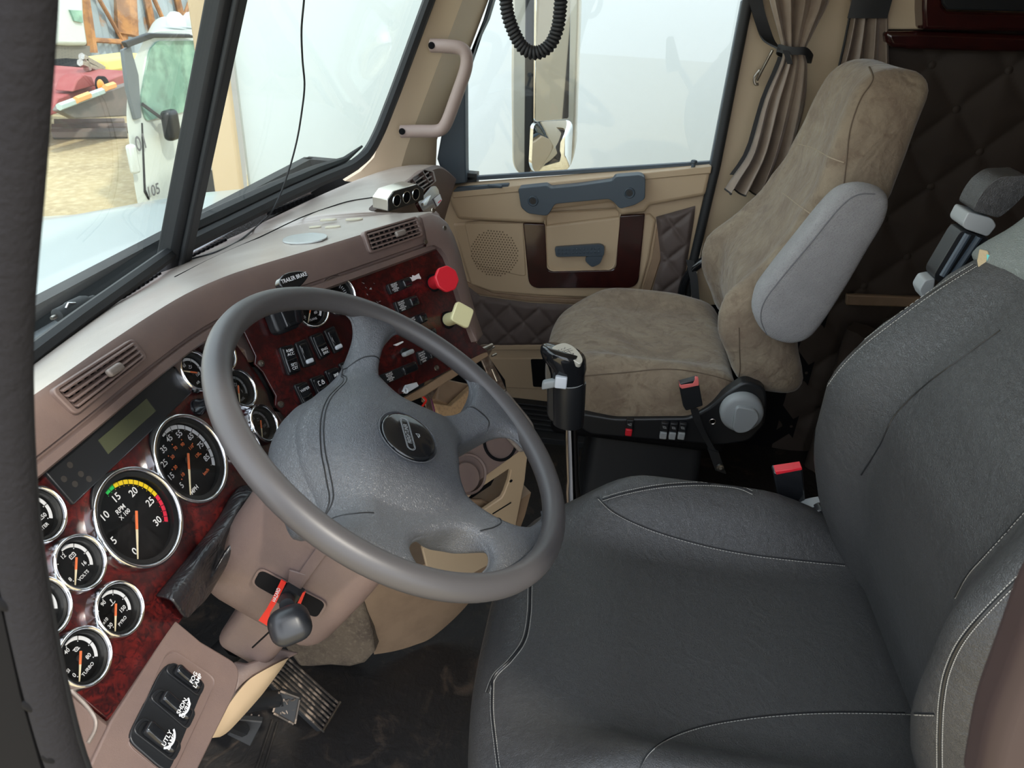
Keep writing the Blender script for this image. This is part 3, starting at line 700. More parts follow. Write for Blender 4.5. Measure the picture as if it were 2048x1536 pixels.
mb = MB(); mb.slab(fillet(FP(FPz, [(836, 405), (862, 372), (872, 371), (878, 380), (881, 402), (868, 424), (846, 424)], .008), .006, 3), FPz.n*-.01); mk('burl_insert', mb, M['burldk'], dash, bevel=.002)
mb = MB(); mb.slab(FP(FPz, [(847, 405), (860, 391), (863, 390), (853, 411), (848, 412)], .012), FPz.n*-.006); mk('latch_lever', mb, M['chrome'], dash, bevel=.001)
mb = MB(); mb.slab(FP(FPz, [(869, 397), (880, 388), (884, 400), (876, 412)], .012), FPz.n*-.003); stc = mk('sticker', mb, M['white'], dash)
mb = MB(); mb.slab(FP(FPz, [(876, 405), (882, 399), (883, 401), (877, 407)], .0125), FPz.n*-.001); mk('sticker_mark', mb, M['redp'], stc)

# lower panels of the dash, left of the column
nL = V((.05, -.80, .60)); FL = Frame(onp(350, 1240, FC.o, FC.n), (.99, .14, 0), nL)
pan = [(222, 1442), (351, 1240), (402, 1283), (474, 1326), (480, 1350), (470, 1388), (430, 1468), (397, 1536), (360, 1620), (140, 1620)]
def PL(pts, c=0): return FP(FL, pts, c)
mb = MB(); mb.slab(fillet(PL(pan), [0, 0, .0, .012, .01, 0, 0, 0, 0, 0], 4), FL.n*-.04); mk('lower_panel', mb, M['taupe'], dash, bevel=.006, bseg=3)
mb = MB(); lp = FP(FC, [(60, 1300), (118, 1358), (180, 1410), (224, 1446), (198, 1536), (170, 1620), (20, 1620), (0, 1300)], .004); mb.slab(lp, FC.n*-.03); mk('lower_left_trim', mb, M['taupe'], dash, bevel=.005)
mb = MB(); gr_ = spline(FP(FC, [(128, 1366), (150, 1388), (172, 1410), (190, 1436), (190, 1460), (176, 1486)], .0055), 4); mb.tube(gr_, .0018, 6); mk('trim_groove', mb, M['plate'], dash)
# recess rim around the three switches
ro = fillet(PL([(334, 1306), (350, 1300), (428, 1352), (432, 1366), (414, 1408), (350, 1545), (330, 1550), (256, 1490), (262, 1466)], .002), .010, 4)
ri = [lerp(p, sum(ro, V((0, 0, 0)))/len(ro), .05) - FL.n*.004 for p in ro]
mb = MB(); mb.ring(ro, ri, FL.n*-.004); mk('recess_rim', mb, M['taupe'], dash, bevel=.001)
mb = MB(); mb.slab([p + FL.n*.001 for p in ri], FL.n*-.002); mk('recess_backing', mb, M['wood'], dash)
mb = MB(); mb.slab(fillet(PL([(322, 1342), (342, 1322), (410, 1372), (398, 1398), (340, 1542), (322, 1536), (262, 1484), (260, 1466)], .003), .008, 3), FL.n*-.004); mk('switch_carrier', mb, M['black'], dash, bevel=.002)
def lens_switch(name, quad, txt, labpos, lit):
    q = PL(quad, .004); c = sum(q, V((0, 0, 0)))/4
    mb = MB(); mb.slab(fillet(q, .007, 4), FL.n*-.006)
    o = [lerp(p, c, .0) + FL.n*.002 for p in fillet(q, .007, 4)]; mb.ring(o, [lerp(p, c, .16) for p in o], FL.n*-.004)
    s = mk(name, mb, M['black'], dash, bevel=.0015)
    r = [lerp(p, c, .30) + FL.n*.004 for p in q]
    ax = ((q[2]+q[3])-(q[0]+q[1])); L_ = ax.length/4; ax.normalize(); sd = FL.n.cross(ax); W_ = (q[1]-q[0]).length/2
    def rk(z): return c + ax*z.x + sd*z.y + FL.n*(z.z + .0035 - z.x*.06 + (z.x/L_)**2*.003)
    mb = MB(); mb.rbox((L_*.74, W_*.78, .006), .0045, rk, (8, 4, 3)); mk('rocker', mb, M['blackgloss'], s)
    mb = MB(); lc = c + ax*L_*.26; l1, l2 = txt.split()
    rot = math.atan2(-ax.dot(FL.u), ax.dot(FL.v)) + PI   # text runs across the rocker
    a0, b0 = (lc-FL.o).dot(FL.u), (lc-FL.o).dot(FL.v); au, bu = ax.dot(FL.u), ax.dot(FL.v); rot = math.atan2(bu, au) + PI/2
    text(mb, l1, FL, a0 - au*.0030, b0 - bu*.0030, .0140, .0068, rot); text(mb, l2, FL, a0 + au*.0032, b0 + bu*.0032, .0136, .0068, rot)
    mk('lettering', mb, M['white'], s)
    if lit:
        mb = MB(); e = c + ax*L_*.28
        arc(mb, Frame(e + FL.n*.0112, ax, FL.n), -.008, 0, 0.0, .0105, .0128, -62, 62, 12); mk('indicator', mb, M['whitepl'], s)
lens_switch('lamp_switch', [(327, 1342), (343, 1323), (410, 1369), (398, 1396)], 'FOG LAMP', None, False)
lens_switch('lamp_switch', [(296, 1396), (318, 1374), (392, 1424), (374, 1462)], 'SHDN OVRD', None, True)
lens_switch('lamp_switch', [(262, 1462), (284, 1432), (364, 1490), (346, 1526)], 'UTLY LAMP', None, True)

# trailer brake handle standing in front of the brow
th = Frame(onp(588, 556, CRS[26] + V((-.10, -.10, 0)), FS.n), FS.u, V((-.40, -.75, .52)))
mb = MB(); hq_ = fillet(FP(th, [(557, 563), (568, 546), (604, 540), (620, 548), (612, 562), (594, 580), (566, 580)], .006), .012, 5); mb.slab(hq_, th.n*-.014)
mb.tube([th.px(590, 575, -.008), th.px(600, 640, -.07)], .006, 10)
tb = mk('trailer_brake_handle', mb, M['blackgloss'], dash, bevel=.004, bseg=3)
mb = MB(); a0, b0 = th.ab(588, 556, .0065); a1, b1 = th.ab(607, 550, .0065); a2, b2 = th.ab(568, 563, .0065)
text(mb, 'TRAILER BRAKE', th, a0, b0, .0075, .0078, math.atan2(b1-b2, a1-a2), sx=.78); mk('lettering', mb, M['white'], tb)

# ================================================================== gauge cluster
cl = thing('gauge_cluster', 'dark red burl instrument panel with chrome rimmed gauges in front of the driver', 'instrument panel', FC.p(0, -.1))
ol = [(-.42, .128), (.262, .128)] + [FC.ab(*q) for q in ((470, 684), (494, 717), (496, 723), (519, 754), (535, 785), (540, 805), (550, 823), (584, 878))] + [(.242, -.108), (-.42, -.108)]
lowcut = [FC.ab(*q) for q in ((224, 1446), (180, 1410), (118, 1358), (60, 1300))]
mb = MB(); ol = ol[:-1] + lowcut + [(-.42, -.02)]
mb.slab([FC.p(a, b, 0) for a, b in ol], FC.n*-.006); mk('panel', mb, M['burl'], cl, bevel=.0012)
# chrome-less bulges around gauges come with the gauges
def needle(F, a, b, c, L, ang, tail, g, s=1.0):
    u = Frame(F.p(a, b, c), F.u*math.cos(R(ang)) + F.v*math.sin(R(ang)), F.n)
    mb = MB()
    mb.slab([u.p(L*.28, -.0013*s), u.p(L, -.0005*s), u.p(L, .0005*s), u.p(L*.28, .0013*s)], u.n*-.001, mi=0)
    mb.slab([u.p(-tail, -.0013*s), u.p(L*.28, -.0013*s), u.p(L*.28, .0013*s), u.p(-tail, .0013*s)], u.n*-.0012, mi=1)
    mb.lathe([(.0045*s, -.003), (.0045*s, -.0014), (0, -.0012)], u, seg=18, mi=2)
    return mk('needle', mb, [M['cream'], M['orange'], M['black']], g)
def symbol(mb, F, a, b, c, s, kind):
    bar = lambda x0, y0, x1, y1, w=.12: mb.add([F.p(a+s*(x0-w*(y1-y0)/max(1e-6, math.hypot(x1-x0, y1-y0))), b+s*(y0+w*(x1-x0)/max(1e-6, math.hypot(x1-x0, y1-y0))), c), F.p(a+s*(x1-w*(y1-y0)/max(1e-6, math.hypot(x1-x0, y1-y0))), b+s*(y1+w*(x1-x0)/max(1e-6, math.hypot(x1-x0, y1-y0))), c), F.p(a+s*(x1+w*(y1-y0)/max(1e-6, math.hypot(x1-x0, y1-y0))), b+s*(y1-w*(x1-x0)/max(1e-6, math.hypot(x1-x0, y1-y0))), c), F.p(a+s*(x0+w*(y1-y0)/max(1e-6, math.hypot(x1-x0, y1-y0))), b+s*(y0-w*(x1-x0)/max(1e-6, math.hypot(x1-x0, y1-y0))), c)], [(0, 1, 2, 3)])
    L = {'battery': [(-1, -.6, 1, -.6), (-1, .5, 1, .5), (-1, -.6, -1, .5), (1, -.6, 1, .5), (-.6, .5, -.6, .8), (.6, .5, .6, .8), (-.6, 0, -.2, 0), (.2, 0, .6, 0), (.4, -.2, .4, .2)],
         'temp': [(0, 1, 0, -.4), (0, .8, .4, .8), (0, .4, .4, .4), (-1, -.6, -.5, -.8), (-.5, -.8, 0, -.6), (0, -.6, .5, -.8), (.5, -.8, 1, -.6)],
         'oil': [(-1, 0, -.5, -.6), (-.5, -.6, .5, -.6), (.5, -.6, 1, .3), (-.5, .2, .4, .2), (0, .2, 0, .6), (-.3, .6, .3, .6)],
         'turbo': [(-1, .5, .2, .5), (.2, .5, .7, 0), (.7, 0, .2, -.5), (.2, -.5, -.4, -.5), (-.4, -.5, -.7, 0), (-.7, 0, -.3, .4), (.2, -.5, 1, -.5), (-.2, 0, .2, 0)],
         'wash': [(-.8, -.2, -.5, -.8), (-.5, -.8, .5, -.8), (.5, -.8, .8, -.2), (-.8, -.2, .8, -.2), (0, -.7, 0, .6), (0, .5, -.6, .8), (0, .5, .6, .8), (-.7, .5, -.9, .1), (.7, .5, .9, .1)],
         'lampx': [(-.9, .4, -.3, .2), (-.9, 0, -.3, 0), (-.9, -.4, -.3, -.2), (.9, .4, .3, .2), (.9, 0, .3, 0), (.9, -.4, .3, -.2), (-.2, .4, -.2, -.4), (.2, .4, .2, -.4)],
         'lock': [(-1, .6, -1, -.6), (-1, .6, -.4, .6), (-1, -.6, -.4, -.6), (.1, -.6, .9, -.6), (.1, 0, .9, 0), (.1, -.6, .1, 0), (.9, -.6, .9, 0), (.3, 0, .3, .5), (.7, 0, .7, .5), (.3, .5, .7, .5)],
         'horn': [(-.9, .1, -.1, .25), (-.9, -.1, -.1, -.25), (-.1, .25, .6, .7), (-.1, -.25, .6, -.7), (.6, .7, .6, -.7), (-.9, .25, -.9, -.25), (-.3, -.3, -.3, -.65), (-.3, -.65, .1, -.5)]}[kind]
    for l in L: bar(*l)
def gauge(px, py, r, kind, items, h=.014, mats_dim=False, needle_ang=225, parent=None, F=FC, col='white'):
    par = parent or cl
    a, b = F.ab(px, py, h)
    mb = MB()
    lip = .0042 if r > .04 else .0032
    prof = [(r+.0022, -.001), (r+.0015, h*.55), (r+.0008, h-.003), (r, h-.0008), (r-lip*.35, h), (r-lip*.75, h-.0006), (r-lip, h-.003), (r-lip-.0006, .0)]
    mb.olathe(prof, F, a, b, 0, 64 if r > .04 else 44); g = mk('gauge', mb, M['chrome'], par, ang=60)
    mb = MB(); ri_ = r-lip-.0005; mb.lathe([(ri_, .0002), (0, .0002)], F, a, b, 0, 48); mb.olathe([(ri_, .0004), (ri_*.93, .0006), (ri_*.90, h*.62), (ri_, h*.7)], F, a, b, 0, 48); mk('dial', mb, M['dial'], g, ang=60)
    mb = MB(); c = .0012; mi = 0
    ri_ *= .985
    items(mb, F, a, b, c, ri_); mk('dial_markings', mb, [M['white'] if not mats_dim else M['greyp'], M['orange'], M['greenp'], M['yellowp'], M['redp'], M['dial']], g)
    needle(F, a, b, .0055, ri_*.88, needle_ang, ri_*.16 if r > .04 else ri_*.26, g, 1.0 if r > .04 else .7)
    mb = MB(); mb.lathe([(r-lip, h-.0035), (0, h-.0035)], F, a, b, 0, 40); mk('lens', mb, M['lens'], g)
    return g
ANG = lambda f: 225 - 270*f
def pol(a, b, r, d): return a + r*math.cos(R(d)), b + r*math.sin(R(d))
def tach(mb, F, a, b, c, r):
    for f0, f1, mi in ((14/30, 16/30, 2), (16/30, 25/30, 3), (25/30, 1.0, 4)):
        arc(mb, F, a, b, c, r*.78, r*.88, ANG(f1), ANG(f0), 14, mi)
    for k in range(14, 31):
        d = ANG(k/30); mi = 2 if k < 16 else 3 if k < 25 else 4
        arc(mb, F, a, b, c+.0002, r*.77, r*.885, d-.5, d+.5, 1, 5); x, y = pol(a, b, r*.75, d); mb.lathe([(.0005, 0), (0, .0002)], Frame(F.p(x, y, c), F.u, F.n), seg=6, mi=mi)
    for k, n_ in ((0, '0'), (5, '5'), (10, '10'), (15, '15'), (20, '20'), (25, '25'), (30, '30')):
        x, y = pol(a, b, r*(.60 if 14 < k < 31 else .70), ANG(k/30)); text(mb, n_, F, x, y, c, r*.225, 0)
    text(mb, 'RPM', F, a - r*.10, b + r*.36, c, r*.15); text(mb, 'X 100', F, a - r*.10, b + r*.22, c, r*.13)
def speedo(mb, F, a, b, c, r):
    arc(mb, F, a, b, c, r*.80, r*.90, ANG(1.0), ANG(.47), 24, 0)
    for k in range(40, 91, 5): d = ANG((k-0)/90); arc(mb, F, a, b, c+.0002, r*.79, r*.905, d-.6, d+.6, 1, 5)
    for k in range(45, 91, 5): x, y = pol(a, b, r*.77, ANG(k/90)); mb.lathe([(.0006, 0), (0, .0002)], Frame(F.p(x, y, c), F.u, F.n), seg=6)
    for k in range(5, 86, 10):
        x, y = pol(a, b, r*.665, ANG(k/90)); text(mb, str(k), F, x, y, c, r*.20)
    for k in range(10, 131, 20):
        d = ANG(k/145); x, y = pol(a, b, r*.40, d); text(mb, str(k), F, x, y, c, r*.12, mi=1)
        x, y = pol(a, b, r*.52, d); mb.lathe([(.0009, 0), (0, .0002)], Frame(F.p(x, y, c), F.u, F.n), seg=8, mi=1)
    text(mb, 'MPH', F, a - r*.36, b - r*.64, c, r*.15); text(mb, 'km/h', F, a + r*.28, b - r*.56, c, r*.12, mi=1)
def small(lo, mid, hi, name, sym, unit=None, dim=False):
    def f(mb, F, a, b, c, r):
        arc(mb, F, a, b, c, r*.72, r*.87, -45, 90, 22, 0)
        for d in (-45, 0, 45, 90): arc(mb, F, a, b, c+.0002, r*.70, r*.875, d-1.2, d+1.2, 1, 5)
        for d in (225, 135, 90, 45, 0, -45): x, y = pol(a, b, r*.67, d); mb.lathe([(.0006, 0), (0, .0002)], Frame(F.p(x, y, c), F.u, F.n), seg=6)
        for t_, d, rr in ((lo, 212, .62), (mid, 100, .55), (hi, -38, .46)):
            if t_: x, y = pol(a, b, r*rr, d); text(mb, t_, F, x, y, c, r*.24)
        text(mb, name, F, a, b - r*.62, c, r*.20)
        if unit: text(mb, unit, F, a - r*.62, b - r*.02, c, r*.20)
        if sym: symbol(mb, F, a + r*.22, b + r*.30, c, r*.14, sym)
    return f
gauge(285, 1032, .0575, 'tach', tach)
gauge(388, 915, .0575, 'speedo', speedo)
for px, py, it, na in ((165, 1123, small('8', '12', '16', 'VOLTS', 'battery'), 222), (244, 1216, small('30', '90', '150', 'PYRO', 'temp', 'F x10'), 222), (174, 1312, small('0', '40', '80', 'TURBO', 'turbo', 'PSI'), 222),
                       (81, 1027, small('100', '200', '250', 'WATER', 'temp'), 222), (90, 1213, small('100', '200', '300', 'OIL', 'oil'), 222)):
    gauge(px, py, .0286, 's', it, needle_ang=na)
gauge(397, 740, .0286, 's', small('', '60', '150', 'AIR', 'oil'), needle_ang=145)
gauge(487, 775, .0286, 's', small('E', '1/2', 'F', 'FUEL', 'oil'), mats_dim=True)
gauge(532, 845, .0286, 's', small('0', '50', '100', 'OIL', 'oil'), mats_dim=True)
gauge(495, 893, .0286, 's', small('0', '75', '150', 'AIR', 'oil'), mats_dim=True)
gauge(445, 703, .0286, 's', small('0', '75', '150', 'AIR', 'oil'), mats_dim=True)
# message display
dp = FP(FC, [(90, 944), (343, 729), (386, 784), (148, 1009)], .004)
mb = MB(); mb.slab(dp, FC.n*-.006); c_ = sum(dp, V((0, 0, 0)))/4; dsp = mk('message_display', mb, M['black'], cl, bevel=.0015)
mb = MB(); mb.slab(FP(FC, [(197, 880), (293, 797), (312, 822), (217, 908)], .0048), FC.n*-.001); mk('lcd_window', mb, M['lcd'], dsp)
mb = MB()
for q in ((150, 968), (162, 948), (178, 958), (196, 985), (140, 930), (128, 958)): mb.lathe([(.0035, 0), (0, .0003)], Frame(FC.px(*q, .0042), FC.u, FC.n), seg=14)
mk('warning_lamps', mb, mat('unlit_lamp', (.035, .032, .03), .3), dsp)
mb = MB(); F_ = Frame(FC.px(395, 815, 0), (1, 0, 0), FC.n); mb.lathe([(.012, 0), (.011, .006), (.008, .010), (.0075, .020), (.005, .0225), (0, .023)], F_, seg=24); kn = mk('dimmer_knob', mb, M['blackgloss'], cl)
mb = MB(); symbol(mb, Frame(F_.p(.001, 0, .0232), F_.u, F_.n), 0, 0, 0, .0035, 'lampx'); mk('knob_mark', mb, M['white'], kn)
# loose trim strip and wires in the gap between the panels
gp_ = thing('loose_trim_strip', 'broken mauve trim strip hanging in the gap right of the gauges', 'trim strip', FC.px(500, 700, -.004))
mb = MB(); mb.slab(FP(FC, [(466, 676), (487, 655), (513, 712), (508, 722), (495, 720), (490, 700), (478, 694)], -.010), FC.n*-.008)
mb.slab(FP(FC, [(549, 822), (562, 824), (600, 880), (590, 884)], -.010), FC.n*-.008); mk('strip', mb, M['taupe'], gp_, bevel=.0015)
mb = MB(); mb.slab(FP(FC, [(455, 650), (520, 650), (620, 880), (580, 900), (500, 760)], -.045), FC.n*-.004); mk('cavity_back', mb, M['blackmatte'], gp_)
mb = MB()
for k in range(7):
    o = .004*k; mb.tube(spline([FC.px(500+k*1.5, 735, -.02), FC.px(512+k*2, 752, -.012-o*.2), FC.px(528+k*1.5, 780, -.016), FC.px(545+k, 815, -.03)], 5), .0016, 6)
tag(mk('wiring', mb, M['rubber']), 'bundle of thin black wires showing in the gap between the burl panels', 'wires')

# ================================================================== centre switch panel
sp_ = thing('switch_panel', 'dark red burl centre panel with switches and valve knobs', 'switch panel', FS.p(.2, -.05))
tl = [FS.ab(*q) for q in ((486.5, 661), (511, 712), (509, 728), (525.6, 744), (551.6, 791.6), (550, 811), (561.5, 822.6), (599, 874.7))]
ztop = (1.014-FS.o.z)/FS.v.z; zbot = (.806-FS.o.z)/FS.v.z
rt = [FS.ab(*q) for q in ((866, 488), (882, 497), (893, 512), (901, 532), (908, 556), (918, 590), (928, 622), (938, 650), (950, 683))]
pl_ = [(tl[0][0]-.005, ztop)] + tl + [(tl[-1][0]+.005, zbot), (FS.ab(975, 700)[0], zbot)] + rt[::-1] + [(rt[0][0]-.01, ztop)]
mb = MB(); mb.slab([FS.p(a, b) for a, b in pl_], FS.n*-.005); mk('panel', mb, M['burl'], sp_, bevel=.0012)
def rocker(quad, kind='dbl', l1=None, l2=None, cap=None, sym=None, dep=.007, covr=False):
    q = FP(FS, quad, dep); c = sum(q, V((0, 0, 0)))/4                     # tl tr br bl
    mb = MB(); mb.slab(fillet(q, .0035, 3), FS.n*-dep); s = mk('rocker_switch', mb, M['black'], sp_, bevel=.0015)
    up_ = ((q[0]+q[1])-(q[2]+q[3])); H_ = up_.length/4; up_.normalize(); rt_ = up_.cross(FS.n); W_ = (q[1]-q[0]).length/2
    mb = MB()
    if kind == 'dbl':
        mb.rbox((W_*.90, H_*.90, .004), .003, lambda z: c + rt_*z.x + up_*z.y + FS.n*(z.z - .001 + .10*abs(z.y)), (4, 8, 2))
        mb.tube([c - rt_*W_*.7 + FS.n*.003, c + FS.n*.0045 - up_*.001, c + rt_*W_*.7 + FS.n*.003], .0022, 8)
    else:
        mb.rbox((W_*.72, H_*.70, .004), .003, lambda z: c + rt_*z.x + up_*(z.y + H_*.1) + FS.n*(z.z - .0005), (4, 8, 2))
        mb.tube([c - rt_*W_*.55 + up_*H_*.5 + FS.n*.005, c - rt_*W_*.62 + FS.n*.0055, c - rt_*W_*.4 - up_*H_*.3 + FS.n*.005], .0012, 8)
    mk('rocker', mb, M['blackgloss'], s)
    rot = math.atan2(rt_.dot(FS.v), rt_.dot(FS.u)); mb = MB()
    def put(txt, off, size):
        p = c + up_*off; a, b = (p-FS.o).dot(FS.u), (p-FS.o).dot(FS.v); L = txt.split('|')
        for k, t in enumerate(L):
            o = (len(L)/2-.5-k)*size*.95; text(mb, t, FS, a + up_.dot(FS.u)*o, b + up_.dot(FS.v)*o, dep + .0058, size, rot)
    if l1: put(l1, H_*.50, .0060)
    if l2: put(l2, -H_*.50, .0060)
    if sym:
        p = c + up_*H_*.45; symbol(mb, Frame(p + FS.n*.0058, rt_, FS.n), 0, 0, 0, .0055, sym)
    if mb.v: mk('lettering', mb, M['white'], s)
    if cap:
        mb = MB(); p = c - up_*H_*.62; mb.rbox((W_*.62, H_*.17, .003), .0025, lambda z: p + rt_*z.x + up_*z.y + FS.n*(z.z + .003), (4, 3, 2)); mk('indicator', mb, M['whitepl'], s)
rocker([(559, 695), (586, 688), (602, 742), (578, 752)], 'dbl', 'RSM/|ACC', 'SET/|CST')
rocker([(590, 686), (613, 677), (634, 728), (608, 736)], 'ind', cap=True)
rocker([(620, 672), (643, 664), (662, 708), (641, 720)], 'dbl', None, 'ENG|BRK')
rocker([(648, 661), (669, 651), (688, 698), (670, 708)], 'ind', cap=True)
rocker([(588, 770), (612, 762), (636, 812), (614, 826)], 'dbl', 'WIPER', 'DELAY', sym=None)
rocker([(620, 757), (646, 748), (664, 792), (644, 806)], 'dbl', sym='lock')
rocker([(650, 742), (676, 733), (694, 776), (672, 790)], 'dbl', sym='lampx')
rocker([(678, 728), (702, 718), (722, 762), (700, 774)], 'dbl', sym='wash')
def valve_switch(quad):
    q = FP(FS, quad, .008); c = sum(q, V((0, 0, 0)))/4
    rt_ = ((q[1]+q[2])-(q[0]+q[3])); W_ = rt_.length/4; rt_.normalize(); up_ = FS.n.cross(rt_); H_ = (q[0]-q[3]).length/2
    mb = MB(); mb.slab(fillet(q, .002, 2), FS.n*-.008); s = mk('valve_switch', mb, M['black'], sp_, bevel=.001)
    mb = MB(); mb.rbox((W_*.40, H_*.80, .006), .004, lambda z: c + rt_*(z.x + W_*.48) + up_*z.y + FS.n*(z.z + .003), (4, 5, 2)); mk('rocker', mb, M['blackgloss'], s)
    rot = math.atan2(rt_.dot(FS.v), rt_.dot(FS.u)); mb = MB()
    for k, t in enumerate(('DO NOT', 'LEAVE IN', 'LOCK', 'POSITION', 'LOCK', 'UNLOCK')[:5]):
        p = c - rt_*W_*.52 + up_*H_*(.66-.33*k); text(mb, t, FS, (p-FS.o).dot(FS.u), (p-FS.o).dot(FS.v), .0088, .0036, rot)
    mk('lettering', mb, M['white'], s)
    return c, rt_, up_
valve_switch([(775, 569), (820, 553), (824, 572), (783, 589)])
valve_switch([(790, 604), (832, 590), (838, 609), (798, 627)])
valve_switch([(812, 638), (850, 624), (854, 643), (822, 658)])
valve_switch([(832, 670), (868, 655), (872, 668), (842, 684)])
valve_switch([(835, 704), (862, 696), (872, 712), (842, 730)])
valve_switch([(757, 752), (832, 722), (838, 738), (766, 772)])
mb = MB(); q = FP(FS, [(817, 556), (837, 547), (842, 556), (822, 566)], .0015); random.seed(3)
oo = []
for i in range(4):
    a, b = q[i], q[(i+1) % 4]
    for k in range(6): oo.append(lerp(a, b, k/6) + FS.u*random.uniform(-.002, .002) + FS.v*random.uniform(-.002, .002))
mb.slab(oo, FS.n*-.001); mk('torn_sticker', mb, M['white'], sp_)
for (px, py), kind, m_ in (((866, 566), 8, 'red'), ((895, 640), 4, 'yellow')):
    base = FS.px(px, py, 0); head = onp(*((893, 558) if kind == 8 else (924, 630)), FS.o + FS.n*.075, FS.n)
    ax_ = (head-base).normalized(); Fk = Frame(base, FS.u, ax_); L = (head-base).length
    mb = MB(); mb.lathe([(.017, 0), (.016, .004), (.014, .004), (.014, .008)], Fk, seg=24); 
    v_ = mk('valve_knob', mb, M['blackmatte'], sp_)
    mb = MB(); mb.lathe([(.0125, .004), (.012, L*.45), (.010, L*.72), (.012, L*.86)], Fk, seg=24)
    Fh = Frame(head, FS.u, (ax_*.55 + FS.n*.45)); n_ = kind; r_ = .024 if kind == 8 else .027
    pts = [Fh.p(r_*math.cos(2*PI*(k+.5)/n_ + (0 if kind == 8 else .0+PI/4)), r_*math.sin(2*PI*(k+.5)/n_ + (0 if kind == 8 else PI/4)), .004) for k in range(n_)]
    mb.slab(fillet(pts, .004 if kind == 8 else .007, 3), Fh.n*-.009); kb = mk('knob', mb, M[m_], v_, bevel=.002)
# round gauges and socket in the top row of the switch panel
FSg = FS
gauge(627, 617, .030, 's', small('20', '', '60', 'TRANS', 'temp'), needle_ang=235, parent=sp_, F=FS)
def ticks(mb, F, a, b, c, r):
    for k in range(30):
        d = 225-270*k/29; arc(mb, F, a, b, c, r*(.66 if k % 5 else .58), r*.84, d-1.3, d+1.3, 1, 0)
    text(mb, 'PSI', F, a, b + r*.15, c, r*.28)
gauge(679, 590, .033, 's', ticks, needle_ang=-60, parent=sp_, F=FS)
mb = MB(); q = FP(FS, [(536, 618), (590, 604), (606, 652), (556, 672)], .022); mb.slab(fillet(q, .012, 4), FS.n*-.022); ls = mk('light_switch_block', mb, M['black'], sp_, bevel=.006, bseg=4)
mb = MB(); c = FS.px(578, 632, .026); mb.rbox((.014, .017, .006), .004, lambda z: c + FS.u*z.x + FS.v*z.y + FS.n*z.z, (3, 3, 2)); mk('rocker', mb, M['blackgloss'], ls)
mb = MB(); mb.lathe([(.008, 0), (.007, .004), (.003, .004)], Frame(FS.px(808, 704, 0), FS.u, FS.n), seg=20); k0 = mk('rotary_knob', mb, M['black'], sp_)
mb = MB(); c = FS.px(816, 706, .014); mb.rbox((.012, .004, .006), .0035, lambda z: c + FS.u*z.x + FS.v*z.y + FS.n*z.z, (3, 2, 2)); mk('lever', mb, M['greypl'], k0)
mb = MB(); mb.slab(fillet(FP(FS, [(786, 690), (806, 682), (808, 684), (794, 692)], .002), .002, 2), FS.n*-.001); mk('sticker', mb, M['white'], sp_)
for q in ((714, 651), (873, 736), (522, 727), (561.5, 809), (750, 790)):
    mb = MB(); mb.lathe([(.0055, 0), (.0048, .002), (.0022, .0024), (.0018, .0010), (0, .001)], Frame(FS.px(*q, .0), FS.u, FS.n), seg=14); mk('panel_screw', mb, M['steel'], sp_)
mb = MB(); random.seed(11)
for cx, cy in ((728, 556), (733, 575), (741, 577), (735, 590), (738, 601), (745, 604), (754, 604), (748, 568), (726, 566), (759, 603)):
    pts = [FS.px(cx + random.uniform(-3, 3), cy + random.uniform(-2.5, 2.5), .0006) for _ in range(3)]
    mb.slab([pts[0], pts[1], pts[2]], FS.n*-.0004)
mk('glue_residue', mb, M['greyp'], sp_)
# ================================================================== steering wheel
nW = V((0, -.532, .847)).normalized(); WO = V((.703, .204, .988))
FW = Frame(WO, (1, 0, 0), nW); FWr = FW.shift(0, 0, 0, R(17.5)); FWe = FW.shift(0, 0, 0, R(31))
FRm = Frame((.6930, .2020, .9915), (1, 0, 0), V((.042, -.5372, .8435)))          # rotated: the wheel is turned
sw = thing('steering_wheel', 'dark grey four-spoke steering wheel with worn rim and round black horn button', 'steering wheel', WO)
mb = MB()
NR = 128; secs = []
for i in range(NR):
    t = 2*PI*i/NR; c_, s_ = math.cos(t), math.sin(t)
    secs.append([FRm.p((.2185 + .0145*math.cos(k))*c_, (.2185 + .0145*math.cos(k))*s_, .0145*math.sin(k)) for k in [2*PI*j/20 for j in range(20)]])
mb.loft(secs, wrap=True, caps=False); mk('rim', mb, M['wheel'], sw, ang=180)
from mathutils.geometry import delaunay_2d_cdt
half = [(90, .106), (75, .106), (60, .108), (47, .111), (37.5, .117), (28, .132), (22, .152), (20, .175), (21, .190), (23, .203), (27, .2165), (17.5, .2175), (-2.5, .2165), (1, .203), (4.5, .19), (7.5, .172), (9.5, .15), (11, .125), (10.5, .10), (5.5, .08), (-2.5, .07), (-14.5, .071), (-26.5, .08),
        (-35.5, .096), (-41, .115), (-44, .137), (-43, .16), (-39.5, .18), (-34.5, .195), (-26.5, .206), (-20.5, .2165), (-50, .2175), (-78.5, .2165), (-71.5, .205), (-65.5, .194), (-61.5, .178), (-60.5, .158), (-62, .137), (-65.5, .115), (-71.5, .099), (-80, .092), (-90, .091)]
xy = [(r*math.cos(R(a)), r*math.sin(R(a))) for a, r in half]
iu = half.index((17.5, .2175)); il = half.index((-39.5, .18))
left = half[1:iu+1] + [(-15, .2165), (-9, .205), (-6, .194), (-4.5, .178), (-6, .162), (-10, .148), (-17, .139), (-26, .135), (-35, .136), (-40.5, .145), (-42, .162)] + half[il:-1]
full = xy + [(-r*math.cos(R(a_)), r*math.sin(R(a_))) for a_, r in left[::-1]]
ol_ = []
m_ = len(full)
